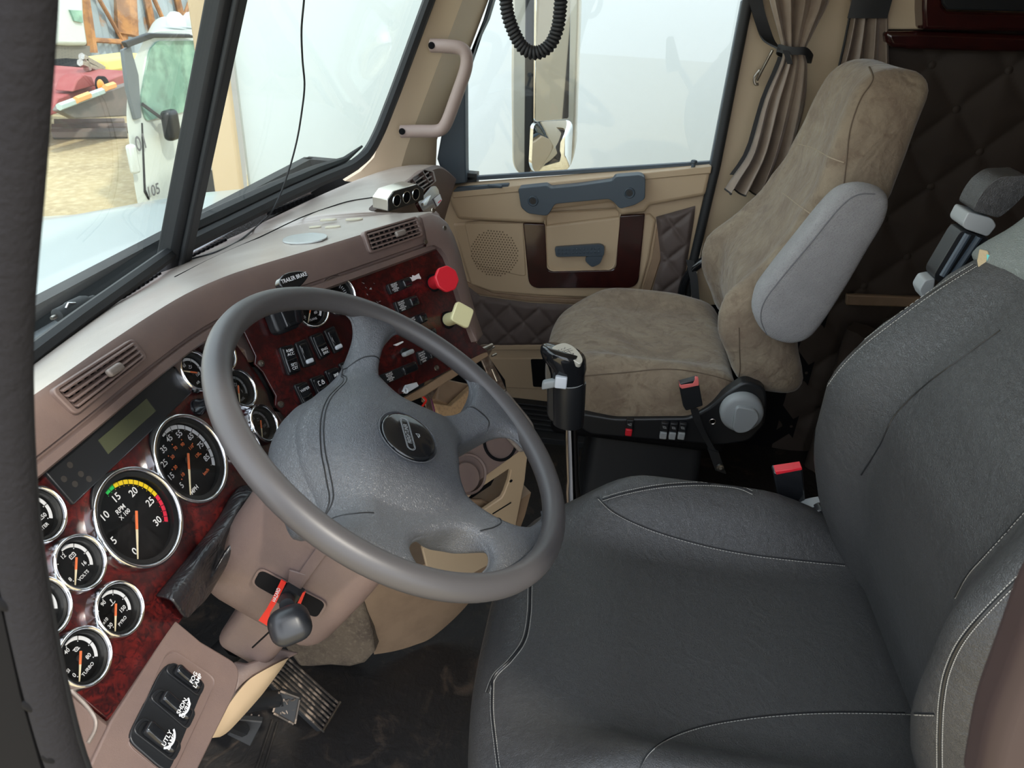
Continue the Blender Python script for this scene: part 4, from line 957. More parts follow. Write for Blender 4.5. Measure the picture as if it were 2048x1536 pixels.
for i in range(m_):
    p1, p2 = full[i], full[(i+1) % m_]; r1, r2 = math.hypot(*p1), math.hypot(*p2)
    if r1 > .214 and r2 > .214:
        a1, a2 = math.atan2(p1[1], p1[0]), math.atan2(p2[1], p2[0]); da = (a2-a1+PI) % (2*PI) - PI; n_ = max(2, int(abs(da)/.03))
        ol_ += [(r1*math.cos(a1+da*k/n_), r1*math.sin(a1+da*k/n_)) for k in range(n_)]
    else:
        p0, p3 = full[i-1], full[(i+2) % m_]
        if math.hypot(*p0) > .214 and r1 > .214: p0 = p1
        if math.hypot(*p3) > .214 and r2 > .214: p3 = p2
        for k in range(6):
            t = k/6; ol_.append(tuple(.5*(2*b + (c-a)*t + (2*a-5*b+4*c-d)*t*t + (3*b-a-3*c+d)*t**3) for a, b, c, d in zip(p0, p1, p2, p3)))
NO = len(ol_); A_ol = np.array(ol_)
free = np.array([not (math.hypot(*ol_[i]) > .2135 and math.hypot(*ol_[(i+1) % NO]) > .2135) for i in range(NO)])
SA = A_ol[free]; SB = np.roll(A_ol, -1, 0)[free]
def edist(x, y):
    p = np.array([x, y]); d = SB-SA; t = np.clip(((p-SA)*d).sum(1)/np.maximum(1e-12, (d*d).sum(1)), 0, 1); return float(np.sqrt((((SA + d*t[:, None])-p)**2).sum(1)).min())
def inside_(x, y):
    c = False
    for i in range(NO):
        x0, y0 = ol_[i]; x1, y1 = ol_[(i+1) % NO]
        if (y0 > y) != (y1 > y) and x < (x1-x0)*(y-y0)/(y1-y0)+x0: c = not c
    return c
def padz(r, x, y):                                    # height of the pad surface along the wheel axis
    up = ss_(.02, .085, y)*ss_(.20, .12, abs(x))
    base = -.004 - .020*min(1, (r/.11))**2 - .030*up*min(1.3, r/.10)**2
    t = ss_(.105, .20, r)*(1-up); return base*(1-t) - .001*t
def ss_(a, b, x): t = max(0, min(1, (x-a)/(b-a))); return t*t*(3-2*t)
def surfz(x, y):
    e = edist(x, y); r = math.hypot(x, y); w_ = .011; z = padz(r, x, y)
    if e < w_: z -= .010*(1-math.sqrt(max(0, 1-((w_-e)/w_)**2)))
    return z
pts_ = list(ol_); G_ = .0036
for i in range(-62, 63):
    for j in range(-62, 63):
        x, y = i*G_ + (G_/2 if j % 2 else 0), j*G_
        if math.hypot(x, y) < .2165 and inside_(x, y) and edist(x, y) > .0100: pts_.append((x, y))
# two rings that follow the edge so that the rounding stays smooth
nrm_ = []
for i in range(NO):
    a, b = np.array(ol_[i-1]), np.array(ol_[(i+1) % NO]); t = b-a; t /= max(1e-9, np.linalg.norm(t)); nrm_.append((-t[1], t[0]))
sg = 1 if inside_(ol_[0][0] + nrm_[0][0]*.002, ol_[0][1] + nrm_[0][1]*.002) else -1
for dd in (.0008, .0022, .0042, .0068):
    for i in range(NO):
        x, y = ol_[i][0] + nrm_[i][0]*sg*dd, ol_[i][1] + nrm_[i][1]*sg*dd
        if math.hypot(x, y) < .2160 and inside_(x, y) and edist(x, y) > dd*.85: pts_.append((x, y))
cd = delaunay_2d_cdt([V((x, y)) for x, y in pts_], [], [list(range(NO))], 1, 1e-6)
mb = MB(); cv_ = [(p.x, p.y) for p in cd[0]]
mb.add([FWr.p(x, y, surfz(x, y)) for x, y in cv_], [tuple(f) for f in cd[2]])
rows_ = []
for dd, dz in ((0, 0), (.0008, -.003), (.0014, -.008), (.0018, -.018), (.0018, -.030), (0, -.040), (-.006, -.046), (-.012, -.048)):
    row = []
    for i in range(NO):
        x, y = ol_[i]; r = math.hypot(x, y); up = ss_(.02, .07, y)*ss_(.15, .10, abs(x)); k_ = -sg*(dd + up*min(.012, -dz*.55))
        row.append(FWr.p(x + nrm_[i][0]*k_, y + nrm_[i][1]*k_, surfz(x, y) + dz*(1 + .2*up)*(1 - .9*ss_(.145, .200, r))*(1 - .85*ss_(-.105, -.145, x))))
    rows_.append(row)
mb.loft(rows_, True, False)
mk('hub_pad', mb, M['wheelpad'], sw, ang=180)
hub = MB()
hub.lathe([(.060, -.030), (.060, -.066), (.055, -.082), (.04, -.09), (0, -.09)], FWr, 0, .004, 0, 48); mk('hub_back', hub, M['wheel'], sw)
# parting seams of the pad
def padpt(x, y, l=.0002): return FWr.p(x, y, surfz(x, y) + l)
sp__ = [(.128, .062), (.110, .058), (.093, .060), (.072, .068), (.045, .078), (.015, .084)]
sp__ = sp__ + [(-x, y) for x, y in sp__[::-1]]
for sc_ in (1.0, 1.035):
    mb = MB(); mb.tube([padpt(p.x, p.y) for p in spline([V((x*sc_, y*sc_, 0)) for x, y in sp__], 6)], .0008, 6); mk('pad_seam', mb, M['black'], sw)
for pts in (((.077, -.135), (.090, -.134), (.102, -.122), (.111, -.106)), ((-.077, -.135), (-.090, -.134), (-.102, -.122), (-.111, -.106)), ((.128, .062), (.136, .045), (.135, .025)), ((-.128, .062), (-.136, .045), (-.135, .025))):
    mb = MB(); mb.tube([padpt(p.x, p.y) for p in spline([V((x, y, 0)) for x, y in pts], 6)], .0009, 6); mk('pad_seam', mb, M['black'], sw)
# horn button
bx, by = (FWe.ab(817, 873, -.004)); zb = padz(0, 0, 0) - .0005; FWp = FWr; FWr = FWe
mb = MB(); mb.lathe([(.036, -.006), (.036, .0005), (.0345, .0026), (.031, .0034), (.016, .0042), (0, .0044)], FWr, bx, by, zb, 48); hb = mk('horn_button', mb, M['blackgloss'], sw, ang=50)
mb = MB(); mb.olathe([(.0395, .0008), (.0385, .0014), (.0365, -.0035)], FWr, bx, by, zb, 48); mk('button_ring', mb, M['wheelpad'], hb)
mb = MB(); zt = zb + .0047
text(mb, 'FREIGHTLINER', FWr, bx, by + .0035, zt, .0078, 0, sx=.60)
def oval(hw, hh, n=10): return [(hw*sx + hh*math.cos(R(a)), hh*math.sin(R(a))) for sx, a0, a1 in ((1, -90, 90), (-1, 90, 270)) for a in [a0 + (a1-a0)*k/n for k in range(n+1)]]
for hw, hh, w_ in ((.0195, .0060, .0005), (.0195, .0046, .0004)):
    o = [FWr.p(bx+x, by+.0035+y, zt) for x, y in oval(hw, hh)]; i2 = [FWr.p(bx+x, by+.0035+y, zt) for x, y in oval(hw, hh-w_)]
    mb.ring(o, i2, FWr.n*-.0002)
symbol(mb, Frame(FWr.p(bx, by, zt), FWr.u, FWr.n), .001, -.011, 0, .0038, 'horn')
mk('emblem', mb, M['greypl'], hb)

FWr = FWp
# ================================================================== steering column
co_ = thing('steering_column', 'mauve brown steering column shroud with turn signal stalk', 'steering column', WO - nW*.25)
FCo = Frame(WO - nW*.225, (1, 0, 0), nW)
def shr(z):                                           # tapers towards the lower end
    x, y, h = z; t = (h+.14)/.28
    s = .93 + .07*min(1, max(0, t*2.2)); yy = y*s*(1.0 - .04*t)
    return (x*(.90 + .10*min(1, max(0, t*2.0))), yy, h)
mb = MB(); mb.rbox((.082, .100, .140), .040, lambda q: FCo.p(q.x, q.y + .004, q.z), (8, 8, 10), shr); shd = mk('shroud', mb, M['taupe'], co_, ang=60)
XF = WO.x - .0830
mb = MB(); a, b = on(640, 1085, 0, XF), on(572, 1182, 0, XF); c, d = on(594, 1189, 0, XF), on(662, 1096, 0, XF)
mb.slab([a, b, c, d], (-.002, 0, 0)); mk('seam_strip', mb, M['taupe'], co_, bevel=.0012)
mb = MB(); mb.tube([on(548, 1255, 0, XF+.003), on(505, 1295, 0, XF + .012)], .0012, 6); mk('seam_line', mb, M['blackmatte'], co_)
# slot
FX = Frame((XF-.0012, .33, .76), (0, -1, 0), (-1, 0, 0))
sl_ = fillet(FP(FX, [(507, 1158), (522, 1138), (652, 1205), (650, 1222), (630, 1235), (606, 1224), (510, 1176)]), .008, 4)
sl_ = fillet(FP(FX, [(504, 1168), (520, 1137), (654, 1206), (634, 1238)]), .010, 5)
mb = MB(); mb.slab(sl_, (.002, 0, 0)); mk('slot', mb, M['blackmatte'], co_)
mb = MB(); mb.ring([lerp(p, sum(sl_, V((0,0,0)))/len(sl_), -.04) + V((-.0005, 0, 0)) for p in sl_], [lerp(p, sum(sl_, V((0,0,0)))/len(sl_), .02) + V((-.0005, 0, 0)) for p in sl_], (.002, 0, 0)); mk('slot_rim', mb, M['taupe'], co_)
mb = MB(); mb.slab(FP(FX, [(578, 1140), (572, 1180), (580, 1188), (594, 1190), (602, 1176), (612, 1150)], .0012), (.004, 0, 0)); mk('seam_tongue', mb, M['taupe'], co_, bevel=.001)
# stalk with knob, hazard tab
mb = MB(); mb.box(FX.px(580, 1190, .004), (.014, .022, .030), Matrix((FCo.u, FCo.v, FCo.n)).transposed()); mb.tube([FX.px(574, 1192, 0), onp(574, 1212, FX.o + FX.n*.045, FX.n)], .009, 10); stalk = mk('turn_signal_stalk', mb, M['rubber'], co_)
kc = onp(580, 1250, FX.o + FX.n*.070, FX.n); kax = (kc - FX.px(574, 1205, 0)).normalized(); Fkn = Frame(kc, FCo.v, (kax*.2 + (CP-kc).normalized()*.8))
mb = MB(); mb.rbox((.0235, .0215, .017), .0165, lambda q: Fkn.p(q.x*math.cos(.9) - q.y*math.sin(.9), q.x*math.sin(.9) + q.y*math.cos(.9), q.z), (5, 5, 4)); mk('stalk_knob', mb, mat('knob_black', (.02, .021, .024), .32), stalk, ang=180)
FH = Frame(FX.o + FX.n*.012, FX.u, FX.n)
mb = MB(); mb.slab(FP(FH, [(562, 1160), (572, 1166), (551, 1208), (540, 1226), (535, 1252), (517, 1241), (533, 1218), (545, 1196)]), FH.n*-.0015)
hz_ = mk('hazard_tab', mb, M['redtag'], co_)
mb = MB(); mb.slab(FP(FH, [(605, 1186), (611, 1184), (596, 1222), (590, 1216)]), FH.n*-.0015); mk('hazard_tab', mb, M['redtag'], co_)
mb = MB(); a0, b0 = FH.ab(553, 1190, .0004); a1, b1 = FH.ab(560, 1172, .0004); text(mb, 'HAZARD', FH, a0, b0, .0005, .0065, math.atan2(b1-b0, a1-a0)); mk('lettering', mb, M['white'], hz_)
# lower column cover
F2 = Frame(WO - nW*.415, (1, 0, 0), nW)
mb = MB(); mb.rbox((.046, .042, .06), .018, lambda q: F2.p(q.x, q.y - .012, q.z), (3, 3, 4)); mk('lower_cover', mb, M['taupe'], co_, ang=60)
mb = MB(); mb.tube([F2.p(0, 0, -.09), F2.p(0, .02, -.28)], .022, 12); mk('column_shaft', mb, M['blackmatte'], co_)
# leather boot between panel and column
bt = [FC.px(*q, .004) for q in ((312, 1190), (345, 1150), (385, 1102), (430, 1045), (482, 972), (560, 985), (640, 1010))]
md = [onp(px, py, FC.o + FC.n*.030, FC.n) for px, py in ((345, 1200), (372, 1165), (405, 1115), (450, 1060), (505, 990), (575, 1000), (640, 1030))]
m2 = [onp(px, py, FC.o + FC.n*.012, FC.n) for px, py in ((375, 1235), (390, 1205), (418, 1150), (462, 1080), (520, 1005), (585, 1020), (640, 1050))]
lo_ = [FCo.p(-.060, .080 - .003*k, -.10 + .028*k) for k in range(5)] + [FCo.p(-.02, .085, .01), FCo.p(.04, .085, .02)]
md2 = [lerp(a, b, .5) + V((-.01, 0, -.012*math.sin(k*1.7))) for k, (a, b) in enumerate(zip(m2, lo_))]
cols = []
for rr in (bt, md, m2, md2, lo_): cols.append(spline(rr, 6))
def cs(i, f):
    q = [c[i] for c in cols]; return spline(q, 6)
mb = MB(); mb.loft([cs(i, 0) for i in range(len(cols[0]))], closed=False, caps=False)
boot = tag(mk('column_boot', mb, mat('thin_black_leather', (.016, .016, .018), .3, spec=.6, bump=[('fold', 22, .5, .012), ('voro', 300, .15, .0004)]), ang=180), 'black leather boot draped between burl panel and steering column', 'boot')
so_ = boot.modifiers.new('s', 'SOLIDIFY'); so_.thickness = .003
mb = MB(); fb = [FC.px(*q, .002) for q in ((312, 1190), (395, 1282), (470, 1330), (520, 1300), (470, 1240), (400, 1215))]
mb.slab([p for p in fb], FC.n*-.02)

# ================================================================== footwell
kn_ = thing('knee_panel', 'curved tan plastic knee panel under the steering column', 'trim panel', on(520, 1400, 0, .62))
nK = V((-.35, -.62, .70)).normalized(); FK = Frame(on(480, 1400, 0, .60), (1, 0, 0), nK)
out_ = [(575, 1317), (546, 1331), (507, 1353), (488, 1370), (470, 1392), (453, 1418), (423, 1476)]
inn_ = [(576, 1318), (561, 1340), (529, 1383), (515, 1400), (492, 1426), (458, 1462), (440, 1474)]
ou3 = [FK.px(*q, .012*math.sin(PI*k/6)) for k, q in enumerate(out_)]; in3 = [FK.px(*q, -.03 + 0*k) for k, q in enumerate(inn_)]
a_, b_ = spline(ou3, 5), spline(in3, 5)
mb = MB(); mb.loft([[p, lerp(p, q, .5) + FK.n*.004, q, q - FK.n*.01, lerp(p, q, .5) - FK.n*.008, p - FK.n*.006] for p, q in zip(a_, b_)]); mk('outer_panel', mb, M['tan'], kn_, ang=60)
mb = MB(); bk_ = [FK.px(*q, -.012) for q in ((470, 1322), (494, 1326), (520, 1318), (560, 1296), (600, 1305), (575, 1318), (546, 1331), (507, 1353), (488, 1370), (466, 1398), (474, 1360), (468, 1340))]
mb.slab(bk_, FK.n*-.01); mk('inner_panel', mb, M['taupe'], kn_, bevel=.003)
# tunnel carpet and doghouse
mb = MB(); cp = XP(1.035, [(560, 1285), (600, 1338), (660, 1333), (700, 1336), (730, 1328), (748, 1308), (742, 1270), (722, 1200), (700, 1120), (560, 1120)])
mb.slab(cp, (.05, 0, 0)); mb2 = mb
struct(mk('trim_7', mb, M['carpet'], bevel=.01), 'brown fuzzy carpet on the side of the engine tunnel')
dog = thing('engine_cover', 'tan engine cover with open storage frame between the footwells', 'engine cover', (1.15, .3, FZ))
nD = V((-.784, -.62, 0)).normalized(); FD = Frame((1.05, .40, .3), V((.62, -.784, 0)), nD)
def curveface(pts, dd=.0): return [FD.px(px, py, dd) for px, py in pts]
tp = [(716, 1130), (760, 1120), (840, 1120), (900, 1130), (1010, 1040), (1075, 1000)]
rowt = [(722, 1170), (800, 1140), (870, 1120), (950, 1060), (1010, 1020), (1062, 985)]
rowb = [(748, 1309), (790, 1302), (830, 1290), (868, 1272), (930, 1215), (1015, 1110)]
A_, B_ = spline([FD.px(*q) for q in rowt], 6), spline([FD.px(*q, -.01) for q in rowb], 6)
mb = MB(); mb.loft([[p + V((.10, .08, .0)), p, lerp(p, q, .33) + FD.n*.008, lerp(p, q, .66) + FD.n*.008, q] for p, q in zip(A_, B_)], closed=False, caps=False); dg = mk('side_panel', mb, M['tandk'], dog, ang=60)
# open tan frame
FDo = Frame(FD.o + FD.n*.012, FD.u, FD.n)
fo_ = FP(FDo, [(932, 972), (1048, 896), (1056, 905), (1050, 960), (1030, 1060), (1018, 1110), (905, 1170), (860, 1160), (845, 1100)])
fi_ = FP(FDo, [(948, 985), (1018, 938), (1022, 942), (1018, 962), (1010, 985), (1004, 996), (960, 1026), (900, 1060), (905, 1030)])
mb = MB(); mb.ring(fo_, fi_, FD.n*-.012); mk('storage_frame', mb, M['tan'], dog, bevel=.003)
mb = MB(); mb.slab([p - FD.n*.05 for p in fi_], FD.n*-.01); mk('storage_back', mb, M['blackmatte'], dog)
mb = MB(); mb.slab(FP(FDo, [(905, 1050), (935, 1000), (965, 1000), (1000, 1015), (950, 1050)], -.03), FD.n*-.01); mk('storage_floor', mb, M['tandk'], dog, bevel=.004)
mb = MB(); mb.tube([FDo.px(1022, 1005, .001), FDo.px(985, 1028, .001)], .0015, 6); mb.lathe([(.004, 0), (.003, .001), (0, .0005)], Frame(FDo.px(1022, 962, .0005), FD.u, FD.n), seg=12); mk('frame_hole', mb, M['blackmatte'], dog)
# mauve upper console with cup holder
nU = V((-.62, -.55, .56)).normalized(); FU = Frame(FDo.px(990, 930, .02), V((.66, -.75, 0)), nU)
mb = MB(); mb.slab(fillet(FP(FU, [(905, 870), (945, 858), (985, 866), (1020, 876), (1032, 900), (1040, 902), (960, 960), (925, 985), (895, 960)]), .006, 3), FU.n*-.03); cns = mk('console_top', mb, M['taupe'], dog, bevel=.008, bseg=3)
mb = MB(); mb.olathe([(.040, .001), (.038, .004), (.034, .003), (.033, -.02)], Frame(FU.px(1000, 884, 0), FU.u, FU.n), seg=36); mk('cup_ring', mb, M['blackmatte'], dog)
mb = MB(); mb.olathe([(.042, .001), (.040, .005), (.036, .004), (.034, -.03)], Frame(FU.px(935, 948, 0), FU.u, FU.n), seg=36); mb.lathe([(.030, .010), (.028, .012), (0, .012)], Frame(FU.px(928, 955, 0), FU.u, FU.n), seg=24); mk('cup_holder', mb, M['taupe'], dog)
# open ashtray bay below the switch panel, hinge and hanging lid
FO = Frame(FS.o - FS.n*.05, FS.u, FS.n)
bay = thing('open_dash_bay', 'open compartment below the switch panel with wires and cardboard', 'compartment', FS.px(860, 780))
mb = MB(); mb.slab(FP(FS, [(640, 830), (760, 800), (860, 770), (972, 706), (1010, 760), (1030, 900), (960, 960), (900, 960), (700, 900)], -.16), FS.n*-.01); mk('bay_back', mb, M['blackmatte'], bay)
mb = MB(); q = FP(FS, [(845, 776), (955, 706), (975, 704), (978, 712), (850, 792), (800, 812), (790, 806)], -.002); mb.slab(q, FS.n*-.012); mk('lower_rail', mb, M['tandk'], bay, bevel=.002)
mb = MB(); mb.slab(FP(FS, [(838, 788), (872, 763), (880, 770), (862, 800), (868, 830), (858, 832), (848, 800)], -.02), FS.n*-.004); mk('bracket', mb, M['bronze'], bay, bevel=.001)
mb = MB(); mb.slab(FP(FS, [(872, 800), (880, 755), (950, 770), (930, 812), (900, 812)], -.09), FS.n*-.05); mk('inner_box', mb, M['tandk'], bay, bevel=.004)
mb = MB(); mb.slab(FP(FS, [(868, 806), (902, 812), (948, 770), (965, 790), (925, 830), (880, 835)], -.06), FS.n*-.02); mk('board', mb, M['wood'], bay, bevel=.002)
mb = MB(); mb.slab(FP(FS, [(812, 770), (834, 764), (838, 772), (815, 786), (806, 783)], .004), FS.n*-.012); mb.lathe([(.006, 0), (.006, .003), (.003, .003), (.003, 0)], Frame(FS.px(811, 781, .005), FS.u, FS.n), seg=16); mk('connector', mb, M['whitepl'], bay, bevel=.001)
mb = MB(); mb.tube(spline([FS.px(*q, -.02) for q in ((818, 800), (826, 789), (840, 790), (852, 800), (845, 812))], 6), .0022, 8)
tag(mk('red_wire', mb, M['redtag']), 'loop of red wire in the open bay under the dash', 'wire')
mb = MB()
mb.tube(spline([FS.px(*q, -.05) for q in ((858, 770), (860, 790), (866, 812), (870, 830))], 4), .002, 6); tag(mk('purple_wire', mb, mat('purple_wire', (.12, .02, .07), .5)), 'dark purple wire hanging in the open bay under the dash', 'wire')
hg = thing('hinge_bracket', 'brown metal hinge hanging from the corner of the switch panel', 'hinge', FS.px(980, 740))
FHg = Frame(FS.px(985, 745, -.01), FS.u, FS.n)
mb = MB(); mb.slab(FP(FHg, [(962, 690), (975, 688), (985, 700), (978, 712), (1000, 752), (1013, 780), (1008, 790), (990, 796), (985, 780), (972, 740), (958, 708)]), FHg.n*-.004); mk('plate', mb, M['bronze'], hg, bevel=.001)
mb = MB(); mb.tube([FHg.px(958, 702, .004), FHg.px(984, 690, .004)], .004, 8); mk('pin', mb, M['steel'], hg)
for l in (((975, 700), (988, 694)), ((984, 712), (992, 708)), ((990, 792), (1010, 781)), ((984, 738), (994, 762))):
    mb = MB(); mb.tube([FHg.px(*l[0], .003), FHg.px(*l[1], .003)], .0024, 8); mk('rib', mb, M['steel'], hg)
ld = thing('hanging_lid', 'brushed brown-grey lid panel hanging open below the hinge', 'lid', FS.px(1030, 820))
nLd = V((-.75, -.50, .45)).normalized(); FLd = Frame(FS.px(1010, 800, -.01), V((.5, -.75, 0)), nLd)
mb = MB(); mb.slab(fillet(FP(FLd, [(990, 798), (1014, 780), (1060, 836), (1069, 850), (1071, 870), (1066, 900), (1040, 905), (1000, 860), (975, 815)]), .006, 3), FLd.n*-.012); mk('lid', mb, M['plate'], ld, bevel=.004)

# ------------------------------------------------------------------ pedals
def pad(name, quad, zs, th_, label, ribs=0, frame=True):
    t_ = thing(name, label, 'pedal', V((quad[0][0]*0, 0, 0)) + on(*quad[0], 2, zs[0]))
    P = [on(px, py, 2, z) for (px, py), z in zip(quad, zs)]
    n_ = (P[1]-P[0]).cross(P[3]-P[0]).normalized(); n_ = n_ if n_.z > 0 else -n_
    mb = MB(); mb.slab(P, n_*-th_); mk('pad', mb, M['rubber'], t_, bevel=.002)
    return t_, P, n_
t_, P, n_ = pad('accelerator_pedal', [(577, 1316), (677, 1405), (642, 1463), (540, 1367)], [.285, .145, .145, .285], .012, 'large ribbed accelerator pedal, worn to bare metal ridges')
for k in range(8):
    s = .04 + .92*k/7; a, b = lerp(P[0], P[3], s), lerp(P[1], P[2], s); w_ = (P[3]-P[0]).normalized()*.0022
    mb = MB(); mb.slab([a-w_+n_*.004, b-w_+n_*.004, b+w_+n_*.004, a+w_+n_*.004], n_*-.004); mk('rib', mb, mat('worn_rib', (.055, .045, .038), .5, var=[(45, (.26, .20, .155), .5, .62)]) if k == 0 else bpy.data.materials['worn_rib'], t_, bevel=.001)
mb = MB(); e = [P[1]+n_*.005, P[2]+n_*.005]; mb.tube(e, .0035, 8); mk('edge', mb, M['steel'], t_)
t_, P, n_ = pad('brake_pedal', [(559, 1381), (600, 1396), (590, 1449), (546, 1425)], [.31, .30, .26, .27], .012, 'black brake pedal with embossed worn rubber pad on a thick arm')
mb = MB(); random.seed(5)
for k in range(9):
    a = P[0] + (P[1]-P[0])*random.uniform(.15, .8) + (P[3]-P[0])*random.uniform(.1, .9); b = a + (P[1]-P[0])*random.uniform(-.25, .25) + (P[3]-P[0])*random.uniform(-.2, .2)
    mb.tube([a + n_*.001, lerp(a, b, .5) + n_*.002 + (P[1]-P[0])*.05, b + n_*.001], .0016, 6)
for i in range(4): mb.tube([lerp(P[i], P[(i+1) % 4], .05) + n_*.001, lerp(P[i], P[(i+1) % 4], .95) + n_*.001], .002, 6)
mk('embossing', mb, bpy.data.materials['worn_rib'], t_)
mb = MB(); a = lerp(P[0], P[3], .5) - n_*.01; b = on(500, 1405, 2, .34) - n_*.0; mb.tube([lerp(a, P[1], .3), a, b, on(440, 1400, 2, .44)], [.014, .015, .017, .017], 10, flat=1); mk('arm', mb, M['black'], t_)
t_, P, n_ = pad('clutch_pedal', [(478, 1428), (528, 1432), (503, 1482), (456, 1458)], [.27, .26, .22, .23], .012, 'black clutch pedal with grid pattern pad behind the tan knee panel')
for k in range(3):
    s = .2 + .3*k
    for A1, B1, A2, B2 in ((P[0], P[1], P[3], P[2]), (P[0], P[3], P[1], P[2])):
        mb = MB(); mb.tube([lerp(A1, B1, s) + n_*.001, lerp(A2, B2, s) + n_*.001], .0017, 6); mk('rib', mb, M['plate'], t_)
mb = MB(); mb.tube([lerp(P[0], P[2], .4) - n_*.01, on(440, 1440, 2, .40), on(400, 1430, 2, .5)], .012, 8); mk('arm', mb, M['black'], t_)
# ridges in the floor mat
mbm = MB()
for a, b in (((545, 1440), (505, 1560)), ((555, 1445), (520, 1560))):
    mbm.tube([on(*a, 2, FZ+.001), on(*b, 2, FZ+.001)], .003, 6)
fr_ = mk('mat_ridge', mbm, M['floor'], bpy.data.objects['floor'])

# ================================================================== gear shifter
gs = thing('gear_shifter', 'chrome gear lever with glossy black grip showing a silver shift pattern plate', 'gear lever', V((1.25, .01, FZ)))
XG = 1.25
def G(px, py, x=XG): return on(px, py, 0, x)
ax0, ax1 = G(1142, 850), G(1147, 1020)
axd = (ax0-ax1).normalized()
mb = MB(); mb.tube([ax0 + axd*.02, ax0, lerp(ax0, ax1, .35), lerp(ax0, ax1, .62), lerp(ax0, ax1, .75), ax1, ax1 - axd*.25, ax1 - axd*.40 + V((0, .03, 0))], [.013, .0132, .0135, .0135, .0165, .0165, .0165, .0165], 20); mk('shaft', mb, M['chrome'], gs)
# the grip faces the camera side; u along vehicle, v up
Fg = Frame(G(1140, 770), V((0, -1, 0)), V((-1, 0, 0)))
cdn, cup = G(1136, 848), G(1138, 762)
upv = (cup-cdn).normalized()
secs = []
for t, r_ in ((0, .026), (.02, .0285), (.5, .030), (.95, .0305), (1, .0300)):
    c = lerp(cdn, cup, t); secs.append([c + V((1, 0, 0))*r_*.95*math.cos(a) + V((0, 1, 0))*r_*1.1*math.sin(a) for a in [2*PI*k/28 for k in range(28)]])
mb = MB(); mb.loft(secs); grip = mk('grip_lower', mb, M['black'], gs)
# upper head, mushroom leaning forward (+y is left in the picture)
secs = []
for t, yo, ry, rx in ((0, .002, .0335, .0295), (.25, .003, .0345, .030), (.42, .006, .039, .031), (.58, .010, .045, .033), (.75, .012, .046, .034), (.88, .012, .045, .034), (.95, .012, .042, .032), (1.0, .011, .036, .027)):
    c = cup + upv*.068*t + V((0, yo, 0)) ; tl_ = V((0, 1, .18 if t > .3 else 0)).normalized()
    secs.append([c + V((1, 0, -.10*t))*rx*math.cos(a) + tl_*ry*math.sin(a) for a in [2*PI*k/32 for k in range(32)]])
mb = MB(); mb.loft(secs); hd = mk('grip_head', mb, M['blackgloss'], gs, ang=70)
pn = V((-.30, -.12, .93)).normalized(); Fp = Frame(cup + upv*.0685 + V((-.004, .010, 0)), V((.25, -1, 0)), pn)
Fp = Frame(Fp.o + V((-.004, 0, .004)), V((0, -1, 0)), V((-.36, -.14, .90)))
plt_ = spline(FP(Fp, [(1103, 698), (1112, 690), (1130, 686), (1148, 694), (1162, 710), (1165, 722), (1158, 727), (1140, 716), (1120, 708), (1108, 706)]), 4, True)
mb = MB(); mb.slab(plt_, Fp.n*-.012); pt = mk('pattern_plate', mb, mat('silver_plate', (.72, .70, .62), .3, .4), gs, bevel=.0008)
mb = MB(); m1 = Fp.ab(1131, 703, .001)
for k, t in enumerate(('R', '1', '3')): text(mb, t, Fp, *Fp.ab(1117+6*k, 701-2.4*k, .001), .0006, .0065, -.3)
for k, t in enumerate(('L', '2', '4')): text(mb, t, Fp, *Fp.ab(1134+6*k, 712-2.2*k, .001), .0006, .0065, -.3)
for a, b in (((1121, 704), (1142, 697)), ((1128, 702), (1136, 711)), ((1135, 699), (1143, 708)), ((1124, 707), (1146, 700))):
    p, q = Fp.px(*a, .0006), Fp.px(*b, .0006); s_ = (q-p).cross(Fp.n).normalized()*.0004; mb.add([p-s_, q-s_, q+s_, p+s_], [(0, 1, 2, 3)])
text(mb, 'ROAD', Fp, *Fp.ab(1147, 716, .001), .0006, .0045, -.3)
mk('shift_pattern', mb, M['black'], pt)
mb = MB(); c = G(1122, 764, XG-.032); mb.rbox((.006, .0115, .0125), .003, lambda q: c + q, (2, 2, 2)); mk('splitter_button', mb, M['whitepl'], gs)
mb = MB(); c = G(1099, 767, XG-.02); mb.rbox((.008, .0145, .0085), .004, lambda q: c + V((q.x, q.y*.98 , q.z + q.y*-.35)), (2, 3, 2)); mk('range_lever', mb, M['greypl'], gs)
mb = MB(); mb.slab(fillet(XP(XG-.012, [(1094, 776), (1113, 770), (1118, 848), (1100, 842), (1094, 830)]), .006, 3), (.02, 0, 0)); mk('finger_guard', mb, M['black'], gs, bevel=.003)
mb = MB(); mb.olathe([(.0305, 0), (.031, .001), (.0305, .002)], Frame(cup + upv*.0, V((0, 1, 0)), upv), seg=28); mk('grip_joint', mb, M['greypl'], gs)
